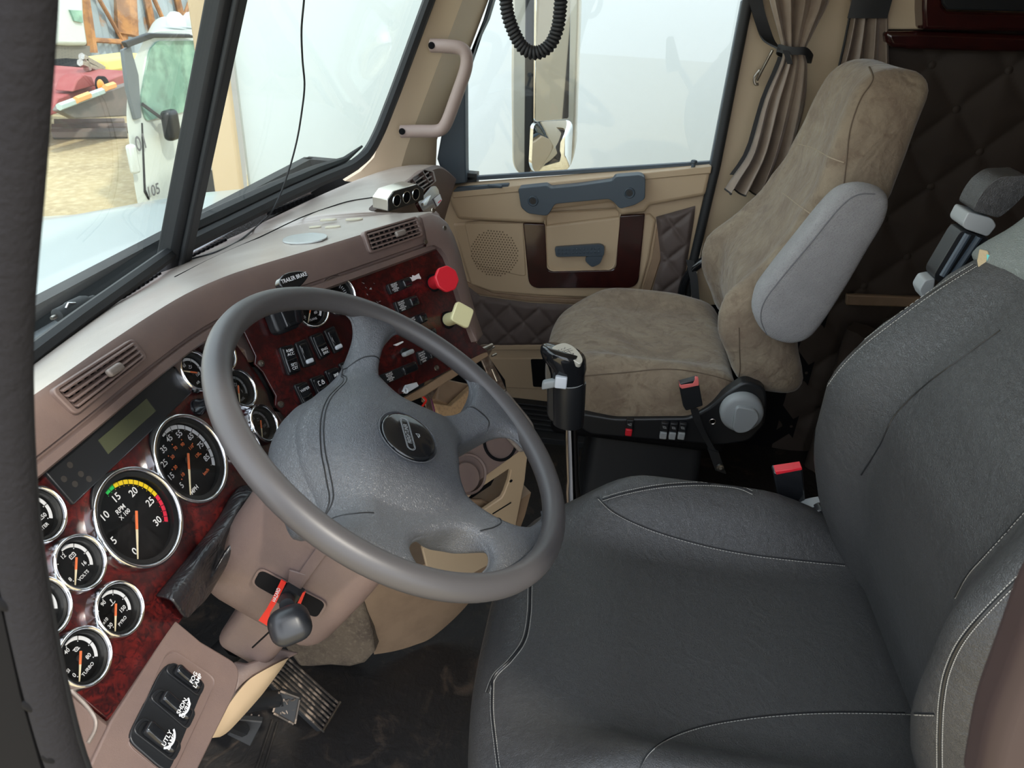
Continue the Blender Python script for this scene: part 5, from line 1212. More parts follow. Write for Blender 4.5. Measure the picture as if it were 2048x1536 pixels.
# ================================================================== seats
from mathutils.bvhtree import BVHTree
def tree(mbs):
    vs, fs = [], []
    for m in mbs:
        k = len(vs); vs += m.v; fs += [tuple(i+k for i in f) for f in m.f]
    return BVHTree.FromPolygons(vs, fs)
def cast(bvh, px, py, lift=.0008):
    d = ray(px, py).normalized(); h = bvh.ray_cast(CP, d)
    return None if h[0] is None else h[0] - d*lift
def seam(name, mb_tree, pts, parent, mt, r=.0009, lift=.0006, n=7, double=0, stitch=None):
    P = [cast(mb_tree, *q, lift) for q in pts_dense(pts, n)]
    P = [p for p in P if p is not None]
    if len(P) < 2: print('no seam', name, pts[0]); return
    mb = MB(); mb.tube(P, r, 6); o = mk(name, mb, mt, parent)
    if stitch:
        mb = MB()
        for off in (stitch if isinstance(stitch[0], tuple) else (stitch,)):
            Q = [cast(mb_tree, q[0]+off[0], q[1]+off[1], .0003) for q in pts_dense(pts, n*2)]; Q = [p for p in Q if p is not None]
            for a, b in zip(Q, Q[1:]):
                L = (b-a).length; m = max(1, int(L/.0065))
                for k in range(m):
                    mb.tube([lerp(a, b, (k+.12)/m), lerp(a, b, (k+.80)/m)], .00055, 4)
        mk('stitching', mb, M['thread'], o)
    return o
def pts_dense(pts, n):
    q = spline([V((a, b, 0)) for a, b in pts], n); return [(p.x, p.y) for p in q]
def ss(a, b, x): t = max(0, min(1, (x-a)/(b-a))); return t*t*(3-2*t)

def cushion_mb(x0, y0, z0, hx, hy, hz, bol, r, front, skirt=0, wob=0):
    def df(q):
        x, y, z = q; top = ss(-hz*.2, hz, z)
        b = ss(hx*.52, hx*.86, abs(x)); yb = ss(hy*.98, hy*.25, y)*(1-.65*ss(-hy*.35, -hy, y))
        zz = z + top*(bol*b*yb - front*ss(hy*.35, hy, y)**1.5 - .010*(1-b)*ss(-hy, 0, y)*(1-ss(0, hy, y)))
        xx = x*(1 + .04*(1-top) - .05*ss(hy*.3, hy, y)**2)
        if wob: zz += wob*math.sin(9*x+4*y)*math.sin(11*y+2)*top; xx += wob*.8*math.sin(14*y + 20*z)
        yy = y - (.05*(abs(x)/hx)**3)*ss(0, hy, y) + .0*top
        if skirt: zz = zz - skirt*(1-top)*ss(0, hx, -x)
        return (xx, yy, zz)
    mb = MB(); mb.rbox((hx, hy, hz), r, lambda q: V((x0, y0, z0)) + q, (26, 26, 6), df); return mb
def back_mb(x0, prof, bolt, th, zlo, zhi, r, wob=0, hw0=.25):
    zc, hz = (zlo+zhi)/2, (zhi-zlo)/2
    yf = [(z, y) for z, y, h in prof]; hw = [(z, h) for z, y, h in prof]
    def mp(q):
        z = zc + q.z; s = interp(z, hw)/hw0; f = (q.y + th)/(2*th)
        b = interp(z, bolt)*ss(.50, .86, abs(q.x)/hw0)*f
        y = interp(z, yf) - th + q.y + b - .02*(q.x/hw0)**2*(1-f)
        if wob: y += wob*math.sin(13*q.x + 6*z)*f*math.sin(9*z); 
        return V((x0 + q.x*s + (wob*math.sin(15*z) if wob else 0), y, z))
    mb = MB(); mb.rbox((hw0, th, hz), r, mp, (26, 5, 34)); return mb

# ---- driver seat
ds_ = thing('driver_seat', 'large black leather driver seat with light stitching beside the steering wheel', 'seat', (.703, -.2, FZ))
cmb = cushion_mb(.722, -.190, .620, .285, .290, .082, .072, .055, .020)
cush = mk('cushion', cmb, M['leather'], ds_, ang=180)
prof = [(.60, -.465, .235), (.70, -.440, .245), (.80, -.410, .25), (.90, -.393, .262), (.98, -.392, .262), (1.06, -.412, .256), (1.14, -.455, .245), (1.24, -.515, .212), (1.36, -.590, .165), (1.46, -.640, .15)]
bmb = back_mb(.722, prof, [(.6, .0), (.72, .03), (.85, .055), (1.0, .058), (1.12, .035), (1.3, .01)], .062, .60, 1.46, .045)
bk_ = mk('backrest', bmb, M['leather'], ds_, ang=180)
T = tree([cmb, bmb])
seam('seam', T, [(1196, 995), (1230, 1025), (1300, 1058), (1400, 1088), (1500, 1108), (1600, 1120), (1690, 1129)], ds_, M['black'], .0010, n=8, stitch=(0, 3))
seam('seam', T, [(1205, 998), (1250, 985), (1320, 972), (1400, 967), (1470, 972), (1505, 985)], ds_, M['black'], .0014, n=8, stitch=((0, 4), (0, -3)))
seam('seam', T, [(1062, 1130), (1060, 1180), (1058, 1230), (1048, 1280), (1020, 1320), (990, 1350), (975, 1385)], ds_, M['black'], .0016, n=8, stitch=((4, 2), (-4, -1)))
seam('seam', T, [(985, 1360), (984, 1420), (990, 1480), (1000, 1560)], ds_, M['black'], .0014, n=8, stitch=((3, 0), (-3, 0)))
seam('seam', T, [(1275, 1560), (1290, 1515), (1330, 1480), (1400, 1453), (1500, 1435), (1620, 1425), (1740, 1424), (1868, 1428)], ds_, M['black'], .0010, n=8, stitch=(0, 3))
seam('seam', T, [(1618, 1010), (1612, 930), (1622, 850), (1645, 780), (1700, 710), (1780, 645), (1870, 580), (1950, 530)], ds_, M['black'], .0014, n=8, stitch=((4, 2), (-4, -2)))
seam('seam', T, [(1880, 1540), (1880, 1470), (1884, 1400), (1896, 1340), (1925, 1280), (1980, 1215), (2060, 1135)], ds_, M['black'], .0016, n=8, stitch=((5, 3), (-6, -3)))
seam('seam', T, [(1722, 950), (1760, 890), (1790, 830), (1850, 770), (1930, 710), (2000, 660)], ds_, M['black'], .0010, n=8)
seam('seam', T, [(1910, 1195), (1935, 1150), (1975, 1105), (2060, 1010)], ds_, M['black'], .0010, n=8, stitch=(0, 2))
# grey vinyl top cover
hmb = back_mb(.722, [(z, y + .008, h + .008) for z, y, h in prof], [(.6, .0), (.72, .03), (.85, .055), (1.0, .058), (1.12, .035), (1.3, .01)], .068, 1.175, 1.47, .028)
mk('head_cover', hmb, M['leathergrey'], ds_, ang=180)
mb = MB(); mb.box((.712, -.22, .50), (.46, .44, .10)); mb.box((.712, -.24, .30), (.36, .34, .34)); mk('suspension_base', mb, M['blackmatte'], ds_, bevel=.02)
mb = MB(); mb.slab(fillet(XP(.985, [(1568, 1045), (1640, 1000), (1700, 1050), (1715, 1115), (1640, 1075), (1600, 1068)]), .01, 4), (-.02, 0, 0)); mk('recliner_cover', mb, M['black'], ds_, bevel=.005)
mb = MB(); pa = [on(*q, 0, .99) for q in ((1570, 1050), (1585, 1030), (1610, 1012), (1640, 1005))]; ribbon(mb, spline(pa, 5), (.012, 0, 0), .003); mk('recliner_trim', mb, M['greypl'], ds_)
# folded armrest beside the lens
mb = MB(); mb.slab(fillet(XP(.265, [(2140, 1130), (2085, 1200), (2030, 1350), (1985, 1460), (1955, 1620), (2300, 1620), (2300, 1130)]), [.01, .02, .02, .02, 0, 0, 0], 4), (.028, 0, 0)); mk('armrest', mb, mat('armrest_vinyl', (.045, .030, .029), .5, spec=.3), ds_, bevel=.012, bseg=6)
mb = MB(); mb.tube([on(2200, 1500, 0, .30), V((.45, -.42, .95))], .016, 12); mk('armrest_pivot', mb, M['black'], ds_)

# ---- driver belt buckle and hardware beside the backrest
bb = thing('seat_belt_buckle', 'black buckle with red release button between driver cushion and backrest', 'buckle', on(1580, 1020, 0, 1.01))
mb = MB(); mb.slab(fillet(XP(1.00, [(1546, 945), (1606, 938), (1612, 1012), (1578, 1033), (1562, 1024)]), .004, 3), (.022, 0, 0)); mk('housing', mb, M['blackgloss'], bb, bevel=.003)
mb = MB(); mb.slab(XP(.999, [(1550, 943), (1604, 935), (1605, 940), (1553, 950)]), (.018, 0, 0)); mk('release_button', mb, M['red'], bb, bevel=.001)
mb = MB(); mb.tube([on(1590, 1025, 0, 1.01), V((1.0, -.42, .50))], .009, 8); mk('stem', mb, M['rubber'], bb)
st_ = thing('belt_guide', 'grey and black belt guide with leather cap beside the driver backrest', 'belt guide', on(1900, 560, 0, 1.03))
mb = MB(); mb.slab(fillet(XP(1.02, [(1945, 422), (1958, 395), (1975, 372), (2002, 353), (2036, 352), (2060, 350), (2060, 380), (2020, 420), (1998, 436), (1990, 434)]), .006, 3), (.05, 0, 0)); mk('cap', mb, M['leather'], st_, bevel=.010, bseg=4)
mb = MB(); mb.slab(fillet(XP(1.022, [(1924, 449), (1937, 424), (1985, 437), (1994, 452), (1976, 474), (1930, 458)]), .004, 3), (.045, 0, 0)); mk('collar', mb, M['greypl'], st_, bevel=.006, bseg=3)
mb = MB(); mb.slab(fillet(XP(1.025, [(1868, 550), (1918, 466), (1928, 460), (1950, 468), (1980, 476), (1940, 530), (1900, 575), (1872, 562)]), .006, 3), (.035, 0, 0)); sh = mk('shaft_cover', mb, M['black'], st_, bevel=.006, bseg=3)
for q in (((1885, 552), (1936, 468)), ((1908, 548), (1958, 474))):
    mb = MB(); mb.tube([on(*q[0], 0, 1.022), on(*q[1], 0, 1.022)], .0045, 8); mk('rib', mb, M['slate'], sh)
mb = MB(); mb.slab(fillet(XP(1.03, [(1838, 580), (1850, 560), (1872, 556), (1868, 580), (1846, 600)]), .004, 3), (.03, 0, 0)); mk('foot', mb, M['greypl'], st_, bevel=.004)

# ---- passenger seat
ps = thing('passenger_seat', 'passenger seat in a worn brown suede cover with grey fabric armrest', 'seat', (1.72, -.15, FZ))
pcm = cushion_mb(1.745, -.125, .612, .262, .232, .072, .022, .058, .028, skirt=.030, wob=.0035)
mk('cushion_cover', pcm, M['suede'], ps, ang=180)
pprof = [(.63, -.385, .235), (.70, -.355, .245), (.80, -.318, .255), (.88, -.318, .255), (.96, -.370, .245), (1.04, -.405, .225), (1.12, -.432, .205), (1.22, -.448, .175), (1.36, -.475, .135)]
pbm = back_mb(1.735, pprof, [(.6, .0), (.72, .03), (.84, .045), (.92, .030), (1.0, .012), (1.3, .0)], .060, .655, 1.342, .050, wob=.004)
mk('backrest_cover', pbm, M['suede'], ps, ang=180)
T2 = tree([pcm, pbm])
sd = mat('suede_seam', (.13, .095, .065), .8)
seam('cover_seam', T2, [(1738, 134), (1745, 160), (1720, 200), (1700, 260), (1692, 330), (1686, 380)], ps, sd, .0016, n=7)
seam('cover_seam', T2, [(1597, 288), (1630, 298), (1660, 315), (1688, 325)], ps, mat('suede_seam_light', (.36, .29, .21), .8), .0014, n=7)
seam('cover_seam', T2, [(1565, 385), (1590, 405), (1622, 428)], ps, bpy.data.materials['suede_seam_light'], .0014, n=7)
seam('cover_seam', T2, [(1165, 752), (1250, 745), (1340, 738), (1420, 750), (1475, 768)], ps, sd, .0014, n=7)
seam('cover_seam', T2, [(1478, 655), (1479, 700), (1480, 740), (1474, 765)], ps, sd, .0014, n=7)
mb = MB(); b_ = fillet(XP(1.462, [(1160, 826), (1230, 838), (1380, 836), (1420, 815), (1455, 785), (1490, 762), (1530, 775), (1535, 800), (1530, 850), (1500, 883), (1440, 892), (1300, 880), (1180, 870), (1160, 858)]), .015, 4)
mb.slab(b_, (.035, 0, 0)); mk('side_shell', mb, M['black'], ps, bevel=.010, bseg=4)
mb = MB(); mb.box((1.73, -.14, .52), (.46, .42, .07)); mk('base_frame', mb, M['blackmatte'], ps, bevel=.015)
mb = MB(); secs = []
for z, s in ((.10, 1.0), (.14, 1.0), (.30, .94), (.48, .90)): secs.append(fillet([V((1.73 + sx*.215*s, -.17 + sy*.155*s, z)) for sx, sy in ((-1, 1), (1, 1), (1, -1), (-1, -1))], .03, 4))
mb.loft(secs); mk('suspension_skirt', mb, M['rubber'], ps, bevel=.004)
Fk = Frame(on(1483, 824, 0, 1.452), (0, -1, 0), (-1, 0, 0))
mb = MB(); mb.lathe([(.047, -.012), (.047, .006), (.044, .012), (.036, .015), (0, .015)], Fk, seg=48); kn2 = mk('lumbar_knob', mb, M['greypl'], ps, ang=50)
mb = MB(); mb.slab(fillet([Fk.p(a, b, .026) for a, b in ((-.020, .026), (.026, .022), (.036, .000), (.020, -.034), (-.002, -.042), (-.016, -.034))], .012, 4), Fk.n*-.014); mk('grip', mb, M['greypl'], kn2, bevel=.004, bseg=3)
mb = MB(); mb.olathe([(.008, .001), (.0065, .002), (.005, .001)], Frame(on(1425, 843, 0, 1.46), (0, -1, 0), (-1, 0, 0)), seg=20); mb.lathe([(.005, .0005), (0, .0005)], Frame(on(1425, 843, 0, 1.46), (0, -1, 0), (-1, 0, 0)), seg=12); mk('bolt', mb, M['steel'], ps)
for (px, py), m_ in (((1258, 857), 'red'), ((1327, 863), 'greypl'), ((1345, 864), 'greypl'), ((1363, 864), 'greypl')):
    c = on(px, py, 0, 1.455); mb = MB(); mb.box(c + V((0, 0, .014)), (.012, .017, .024)); l = mk('control_lever', mb, M['black'], ps, bevel=.002)
    mb = MB(); mb.box(c + V((-.004, 0, -.006)), (.014, .0155, .018)); mk('lever_tip', mb, M[m_], l, bevel=.002)
    mb = MB(); symbol(mb, Frame(c + V((-.0065, 0, .015)), (0, -1, 0), (-1, 0, 0)), 0, 0, 0, .005, 'turbo' if m_ == 'greypl' else 'horn'); mk('mark', mb, M['greyp'], l)
# armrest, folded up along the backrest
ar_ = spline(XP(1.40, [(1511, 640), (1514, 600), (1540, 560), (1600, 485), (1660, 412), (1695, 382), (1730, 375), (1768, 384), (1783, 402), (1775, 440), (1740, 500), (1690, 585), (1640, 660), (1610, 688), (1575, 694), (1535, 678)]), 4, True)
c_ = sum(ar_, V((0, 0, 0)))/len(ar_); secs = []
for x_, s in ((.075, .90), (.065, .96), (.045, 1.0), (.03, 1.0), (.015, .985), (.006, .955), (.0, .90), (-.004, .80), (-.006, .5), (-.0065, .05)): secs.append([c_ + (p-c_)*s + V((x_, 0, 0)) for p in ar_])
# shrink uniformly near the edge instead of towards the centre for the long direction
mb = MB(); mb.loft(secs); ao = mk('armrest', mb, M['greyfab'], ps, ang=180)
TA = tree([mb]); seam('armrest_seam', TA, [(1535, 672), (1522, 640), (1528, 605), (1560, 560), (1620, 488), (1680, 415), (1715, 390), (1750, 388)], ao, mat('grey_seam', (.16, .16, .17), .8), .0012)
# buckle of the passenger seat
pb2 = thing('seat_belt_buckle', 'black buckle with pink button on a strap in front of the passenger seat side', 'buckle', on(1380, 780, 0, 1.42))
mb = MB(); mb.slab(fillet(XP(1.412, [(1357, 768), (1396, 757), (1406, 812), (1372, 822), (1366, 812)]), .003, 3), (.018, 0, 0)); mk('housing', mb, M['black'], pb2, bevel=.003)
mb = MB(); mb.slab(XP(1.411, [(1358, 767), (1362, 770), (1386, 767), (1391, 757), (1397, 758), (1398, 771), (1364, 778), (1359, 774)]), (.012, 0, 0)); mk('release_button', mb, M['pink'], pb2, bevel=.0008)
mb = MB(); ribbon(mb, spline([on(1388, 815, 0, 1.425), on(1395, 840, 0, 1.43), on(1412, 875, 0, 1.44), on(1428, 905, 0, 1.44)], 5), (0, .010, .004), .003)
ribbon(mb, [on(1426, 900, 0, 1.438), on(1441, 942, 0, 1.438)], (0, .013, .003), .005); mk('strap', mb, M['rubber'], pb2)
mb = MB(); mb.lathe([(.009, 0), (.008, .005), (.004, .006), (.003, .003), (0, .003)], Frame(on(1440, 934, 0, 1.43), (0, -1, 0), (-1, 0, 0)), seg=16); mk('anchor_bolt', mb, M['steel'], pb2)

mb = MB(); c = cast(T, 1968, 522, .002); Ft = Frame(c, V((.3, -1, 0)), (CP-c)); mb.slab([Ft.p(a, b) for a, b in ((-.006, .014), (.003, .012), (.007, .0), (.005, -.013), (-.004, -.012), (-.007, .0))], Ft.n*-.004)
tp = mk('torn_foam', mb, mat('bare_foam', (.45, .36, .22), .9, bump=[('noise', 300, .6, .002)]), ds_, bevel=.001)
mb = MB(); mb.slab([Ft.p(a, b, .001) for a, b in ((.002, .008), (.006, .006), (.007, .0), (.003, .0))], Ft.n*-.002); mk('turquoise_thread', mb, mat('turquoise', (.10, .55, .52), .6), tp)
rc = thing('belt_receiver', 'grey seat belt reel housing low between the passenger seat and the door pillar', 'belt reel', on(1395, 628, 0, 2.14))
mb = MB(); mb.rbox((.03, .022, .018), .005, lambda q: on(1398, 624, 0, 2.13) + q, (2, 2, 2)); mk('housing', mb, M['greypl'], rc)
mb = MB(); ribbon(mb, [on(1392, 610, 0, 2.12), on(1388, 560, 0, 2.15), on(1380, 520, 0, 2.165)], (0, -.012, 0), .001); mk('webbing', mb, M['rubber'], rc)
mb = MB(); mb.tube([on(1398, 640, 0, 2.13), V((2.13, -.36, .45))], .012, 8); mk('stem', mb, M['blackmatte'], rc)
# ================================================================== curtains
def curtain(name, label, rows, amp, npl, mt, trim=True):
    t = thing(name, label, 'curtain', rows[0][0])
    N = 150; secs = []
    for k, (a, b, am) in enumerate(rows):
        d = b-a; nrm = V((-1, 0, 0)); row = []
        for i in range(N+1):
            s = i/N; w_ = math.sin(npl*2*PI*s + .5*math.sin(5*s)); w_ = math.copysign(abs(w_)**.8, w_)
            row.append(a + d*(s + .25/npl*math.sin(npl*4*PI*s)*.5) + nrm*(am*w_ + am*.4*math.sin(3.3*PI*s)))
        secs.append(row)
    cols = [spline([secs[k][i] for k in range(len(secs))], 6) for i in range(N+1)]
    mb = MB(); mb.loft(cols, closed=False, caps=False); o = mk('cloth', mb, mt, t, ang=180); q = o.modifiers.new('s', 'SOLIDIFY'); q.thickness = .0015
    if trim:
        mb = MB(); mb.tube([c[-1] for c in cols], .0028, 6); mk('hem_piping', mb, M['rubber'], t)
        mb = MB(); m = [cols[0][int(len(cols[0])*f)] for f in [.5 + .5*k/12 for k in range(10)]]
        ribbon(mb, m, (0, -.012, 0), .001); mk('edge_binding', mb, M['rubber'], t)
    return t
def cx(px, py, x=2.10): return on(px, py, 0, x)
rows = [(V((2.10, -.30, 1.80)), V((2.10, -.54, 1.80)), .018), (cx(1532, -60), cx(1668, -60), .018), (cx(1540, 0), cx(1662, 0), .018), (cx(1556, 60), cx(1632, 60), .013), (cx(1566, 102), cx(1612, 102), .009), (cx(1560, 130), cx(1616, 135), .010), (cx(1530, 200), cx(1612, 210), .014), (cx(1500, 300), cx(1590, 300), .030), (cx(1468, 350), cx(1572, 372), .038), (cx(1450, 378), cx(1566, 396), .042)]
ct = curtain('window_curtain', 'bronze brown pleated curtain tied with a black strap beside the passenger window', rows, .02, 4.0, M['curtain'])
mb = MB(); tp_ = [V((2.07, 0, 0))*0 + on(px, py, 0, x_) for px, py, x_ in ((1556, 96, 2.09), (1572, 100, 2.072), (1592, 102, 2.066), (1612, 103, 2.07), (1624, 118, 2.10), (1612, 118, 2.13), (1580, 112, 2.135), (1558, 104, 2.12))]
sec = spline(tp_, 4, True); ribbon(mb, sec, (0, 0, .009), .0012)
mk('tie_band', mb, M['rubber'], ct)
mb = MB(); ribbon(mb, [on(1571, 101, 0, 2.06), on(1575, 112, 0, 2.058), on(1580, 128, 0, 2.06)], (0, .007, 0), .001); mk('tie_end', mb, M['rubber'], ct)
rows2 = [(cx(1692, -90, 2.15), cx(1790, -90, 2.15), .014), (cx(1700, 0, 2.15), cx(1778, 0, 2.15), .014), (cx(1702, 30, 2.15), cx(1776, 30, 2.15), .013), (cx(1690, 90, 2.15), cx(1776, 90, 2.15), .016), (cx(1676, 140, 2.15), cx(1778, 140, 2.15), .018), (cx(1668, 200, 2.15), cx(1782, 200, 2.15), .018)]
c2 = curtain('sleeper_curtain', 'second bronze brown curtain with black header band behind the passenger headrest', rows2, .015, 3.5, M['curtain'], trim=False)
mb = MB(); hd_ = [cx(1700, 14, 2.125), cx(1720, 14, 2.12), cx(1745, 14, 2.122), cx(1780, 14, 2.125)]; ribbon(mb, hd_, (0, 0, .025), .002); mk('header_band', mb, M['rubber'], c2)
mb = MB(); mb.tube([cx(1700, 30, 2.14), cx(1688, 90, 2.14), cx(1674, 150, 2.14)], .003, 6); mk('edge_piping', mb, M['rubber'], c2)

# ================================================================== small things in the cab
def XG_(px, py, x): return on(px, py, 0, x)
hp = thing('grab_bar', 'mauve brown tubular grab handle on the tan windscreen pillar', 'grab handle', on(820, 262, 0, 2.03))
hpts = [on(862, 91, 0, 1.985), on(890, 92, 0, 1.98), on(930, 96, 0, 1.98), on(936, 128, 0, 1.98), on(893, 248, 0, 1.98), on(880, 263, 0, 1.985), on(840, 262, 0, 1.985), on(802, 263, 0, 1.985)]
mb = MB(); fp = fillet(hpts, .035, 6, False); mb.tube(fp, .0165, 16); mk('tube', mb, mat('handle_mauve', (.34, .255, .225), .5), hp, ang=60)
for q in ((863, 91, 1.98), (804, 263, 1.98)):
    mb = MB(); c = on(*q[:2], 0, q[2]); d = (CP-c).normalized(); mb.lathe([(.0085, .0166), (.0075, .017), (0, .0165)], Frame(c, (0, -1, 0), d), seg=20); mk('mounting_hole', mb, M['blackmatte'], hp)

# coiled cord hanging from the roof
P = [on(px, py, 0, 1.30) for px, py in ((1008, -120), (1010, -40), (1014, 20), (1026, 60), (1046, 95), (1072, 106), (1098, 92), (1114, 60), (1120, 20), (1123, -40), (1120, -120))]
P = [V((1.30, P[0].y + .02, 1.80))] + P + [V((1.30, P[-1].y - .02, 1.80))]
P = spline(P, 26); L = [0]
for a, b in zip(P, P[1:]): L.append(L[-1] + (b-a).length)
pitch = .0062; n = int(L[-1]/pitch*10); hel = []; k = 0; upv_ = V((1, 0, 0))
for i in range(n):
    s = L[-1]*i/n
    while k < len(L)-2 and L[k+1] < s: k += 1
    t = (s-L[k])/max(1e-9, L[k+1]-L[k]); p = lerp(P[k], P[k+1], t); tg = (P[k+1]-P[k]).normalized(); x_ = (upv_ - tg*upv_.dot(tg)).normalized(); y_ = tg.cross(x_)
    a = 2*PI*s/pitch; hel.append(p + x_*.0085*math.cos(a) + y_*.0085*math.sin(a))
mb = MB(); mb.tube(hel, .0031, 5)
tag(mk('coiled_cord', mb, M['rubber'], ang=180), 'black coiled microphone cord looping down from the roof', 'cord')

# thin wire hanging in front of the windscreen and lying on the dash
hw = [FR.px(*q, .03) for q in ((612, -60), (608, 0), (603, 60), (605, 120), (609, 170), (604, 220), (594, 280), (578, 340), (560, 390), (542, 425))]
hw = [hw[0] + V((0, -.06, .30))] + hw
dw = [dash_pt(*q, .003) for q in ((522, 448), (498, 470), (470, 490), (430, 508), (395, 518), (360, 526), (335, 536), (312, 547), (290, 560))]
mb = MB(); mb.tube(spline(hw + dw, 6), .0019, 8)
tag(mk('loose_wire', mb, M['rubber']), 'thin black wire hanging down the windscreen and across the dash', 'wire')

# triple socket box
c0, c1 = dash_pt(776, 424), dash_pt(846, 408); 
sb = thing('triple_socket', 'black and silver triple 12 volt socket box on the dash top', 'socket box', c0)
u_ = (c1-c0).normalized(); nf_ = V((u_.y, -u_.x, 0)).normalized(); nf_ = nf_ if nf_.dot(CP-c0) > 0 else -nf_
L_ = (c1-c0).length; hh = .036; dd_ = .038; cz_ = max(c0.z, c1.z) + .001
o0 = V((c0.x, c0.y, cz_))
prof_ = [(0, 0), (0, hh*.65), (L_*.16, hh), (L_*.80, hh), (L_, hh*.62), (L_, 0)]
front = [o0 + V((u_.x, u_.y, 0))*a + V((0, 0, b)) for a, b in prof_]
mb = MB(); mb.slab(front, -nf_*dd_); mk('case', mb, mat('brushed_silver', (.62, .58, .52), .3, .8), sb, bevel=.0015)
mb = MB(); mb.slab([p + nf_*.002 for p in front], -nf_*.002); fpn = mk('front_plate', mb, M['blackgloss'], sb, bevel=.0006)
for k in range(3):
    c = o0 + V((u_.x, u_.y, 0))*L_*(.22+.27*k) + V((0, 0, hh*.47)) + nf_*.002; Fs = Frame(c, u_, nf_)
    mb = MB(); mb.olathe([(.0125, 0), (.0120, .0015), (.0108, .0012), (.0104, -.001)], Fs, seg=28); so1 = mk('socket', mb, M['chrome'], sb)
    mb = MB(); mb.lathe([(.0106, .0004), (.006, .0004), (0, .0004)], Fs, seg=24); mk('socket_hole', mb, M['blackmatte'], so1)
# adhesive pads and mount disc
for k, q in enumerate(((643, 455), (693, 453), (618, 443), (0, 0))): pass
lab4 = ['front left glue strip of the pair nearest the round mount disc', 'front right glue strip of the pair nearest the round mount disc', 'back left glue strip, farthest from the mount disc edge', 'back right glue strip, closest to the socket box']
for (px, py), lb in zip(((631, 455), (666, 455), (657, 441), (708, 440)), lab4):
    c = dash_pt(px, py, .0008); a = dash_pt(px+17, py-1, .0008); u2 = (a-c).normalized(); v2 = V((-u2.y, u2.x, 0)); mb = MB()
    pts = [c + u2*x*.72 + v2*y*.62 for x, y in ((-.022, -.006), (-.012, -.009), (.014, -.009), (.024, 0), (.014, .009), (-.012, .009), (-.022, .006))]
    mb.slab([p + V((0, 0, .002)) for p in pts], (0, 0, -.003)); o = mk('glue_strip', mb, M['gluestrip'], bevel=.0006)
    tag(o, 'pale ' + lb, 'glue strip', 'pale glue strips on the dash top')
dc = [dash_pt(565+ (90)*.5 + 45*math.cos(t)*1.0, 480 + 9.5*math.sin(t) - 4*math.cos(t), .004) for t in [2*PI*k/36 for k in range(36)]]
mb = MB(); mb.slab(dc, (0, 0, -.003)); tag(mk('mount_disc', mb, mat('pale_disc', (.42, .44, .44), .22), bevel=.0008), 'flat pale grey-green adhesive mount disc on the dash top', 'disc')
# lighter plug on the driver side
pg0, pg1 = dash_pt(112, 654, .016), dash_pt(192, 612, .014)
pg = thing('charger_plug', 'black 12 volt lighter plug lying at the base of the driver windscreen', 'plug', pg0); ax = (pg1-pg0); Lp = ax.length; Fp_ = Frame(pg0, V((0, 0, 1)), ax)
mb = MB(); mb.lathe([(.0085, .006), (.011, .008), (.0115, Lp*.35), (.013, Lp*.4), (.013, Lp*.72), (.010, Lp*.82), (.006, Lp*.84), (.0055, Lp)], Fp_, seg=20); mk('body', mb, M['rubber'], pg)
mb = MB(); mb.lathe([(.003, -.004), (.0035, 0), (.0035, .007)], Fp_, seg=12); mk('contact_tip', mb, M['steel'], pg)
mb = MB(); mb.tube([Fp_.p(.009, .008, Lp*.22), Fp_.p(.014, .006, Lp*.32), Fp_.p(.010, .008, Lp*.45)], .0018, 8); mk('side_contact', mb, M['chrome'], pg)

# ================================================================== outside the cab
GZ = -1.1
gm = mat('gravel', (.40, .31, .165), .9, var=[(1.2, (.31, .235, .125), .4, .65), (9, (.50, .41, .25), .45, .7)], bump=[('noise', 8, .5, .05)])
mb = MB(); mb.slab([(-30, -30, GZ), (60, -30, GZ), (60, 45, GZ), (-30, 45, GZ)], (0, 0, -.1)); gr = mk('ground', mb, gm); gr['kind'] = 'structure'; gr['label'] = 'sunlit yellow gravel yard'; gr.name = 'floor_yard'
hd2 = thing('truck_hood', 'long white truck hood seen through the windscreen', 'hood', (1.2, 1.4, .6))
mb = MB(); rows = []
for y, hw_, zc in ((.93, .98, .86), (1.1, 1.06, .87), (1.3, .93, .86), (1.5, .70, .84), (1.9, .62, .80), (2.3, .56, .72), (2.45, .5, .5)):
    rows.append([V((1.2 + hw_*s, y, zc - .05*abs(s)**3 - (.0 if abs(s) < 1 else .0))) for s in [-1 + 2*k/24 for k in range(25)]])
    rows[-1] = [V((1.2 - hw_ - .01, y, zc - .45))] + rows[-1] + [V((1.2 + hw_ + .01, y, zc - .45))]
mb.loft(rows, closed=False, caps=False); mk('hood_skin', mb, mat('hood_white', (.40, .445, .425), .3, coat=.4), hd2, ang=40)
mb = MB(); mb.slab([(.25, .83, .925), (2.15, .83, .925), (2.15, .97, .875), (.25, .97, .875)], (0, 0, -.03)); mk('cowl', mb, mat('cowl_grey', (.16, .17, .18), .6, bump=[('voro', 90, .5, .003)]), hd2, bevel=.004)
wp_ = thing('wiper', 'grey windscreen wiper resting on the passenger half of the windscreen', 'wiper', on(540, 400, 1, .84))
Wp = lambda px, py, d=-.03: FR.px(px, py, d)
mb = MB(); mb.tube([Wp(375, 492), Wp(450, 445), Wp(560, 388), Wp(636, 362)], .006, 6); mk('blade', mb, M['rubber'], wp_)
mb = MB(); mb.tube([Wp(440, 452, -.05), Wp(500, 425, -.055), Wp(560, 392, -.05), Wp(574, 372, -.05), Wp(628, 372, -.05)], .010, 8); mk('arm', mb, mat('wiper_grey', (.10, .11, .12), .6), wp_)
mb = MB(); mb.tube([mirx(p) for p in [Wp(375, 500), Wp(520, 420), Wp(620, 372)]], .007, 6); tag(mk('wiper', mb, M['rubber']), 'black windscreen wiper at the bottom of the driver windscreen', 'wiper')

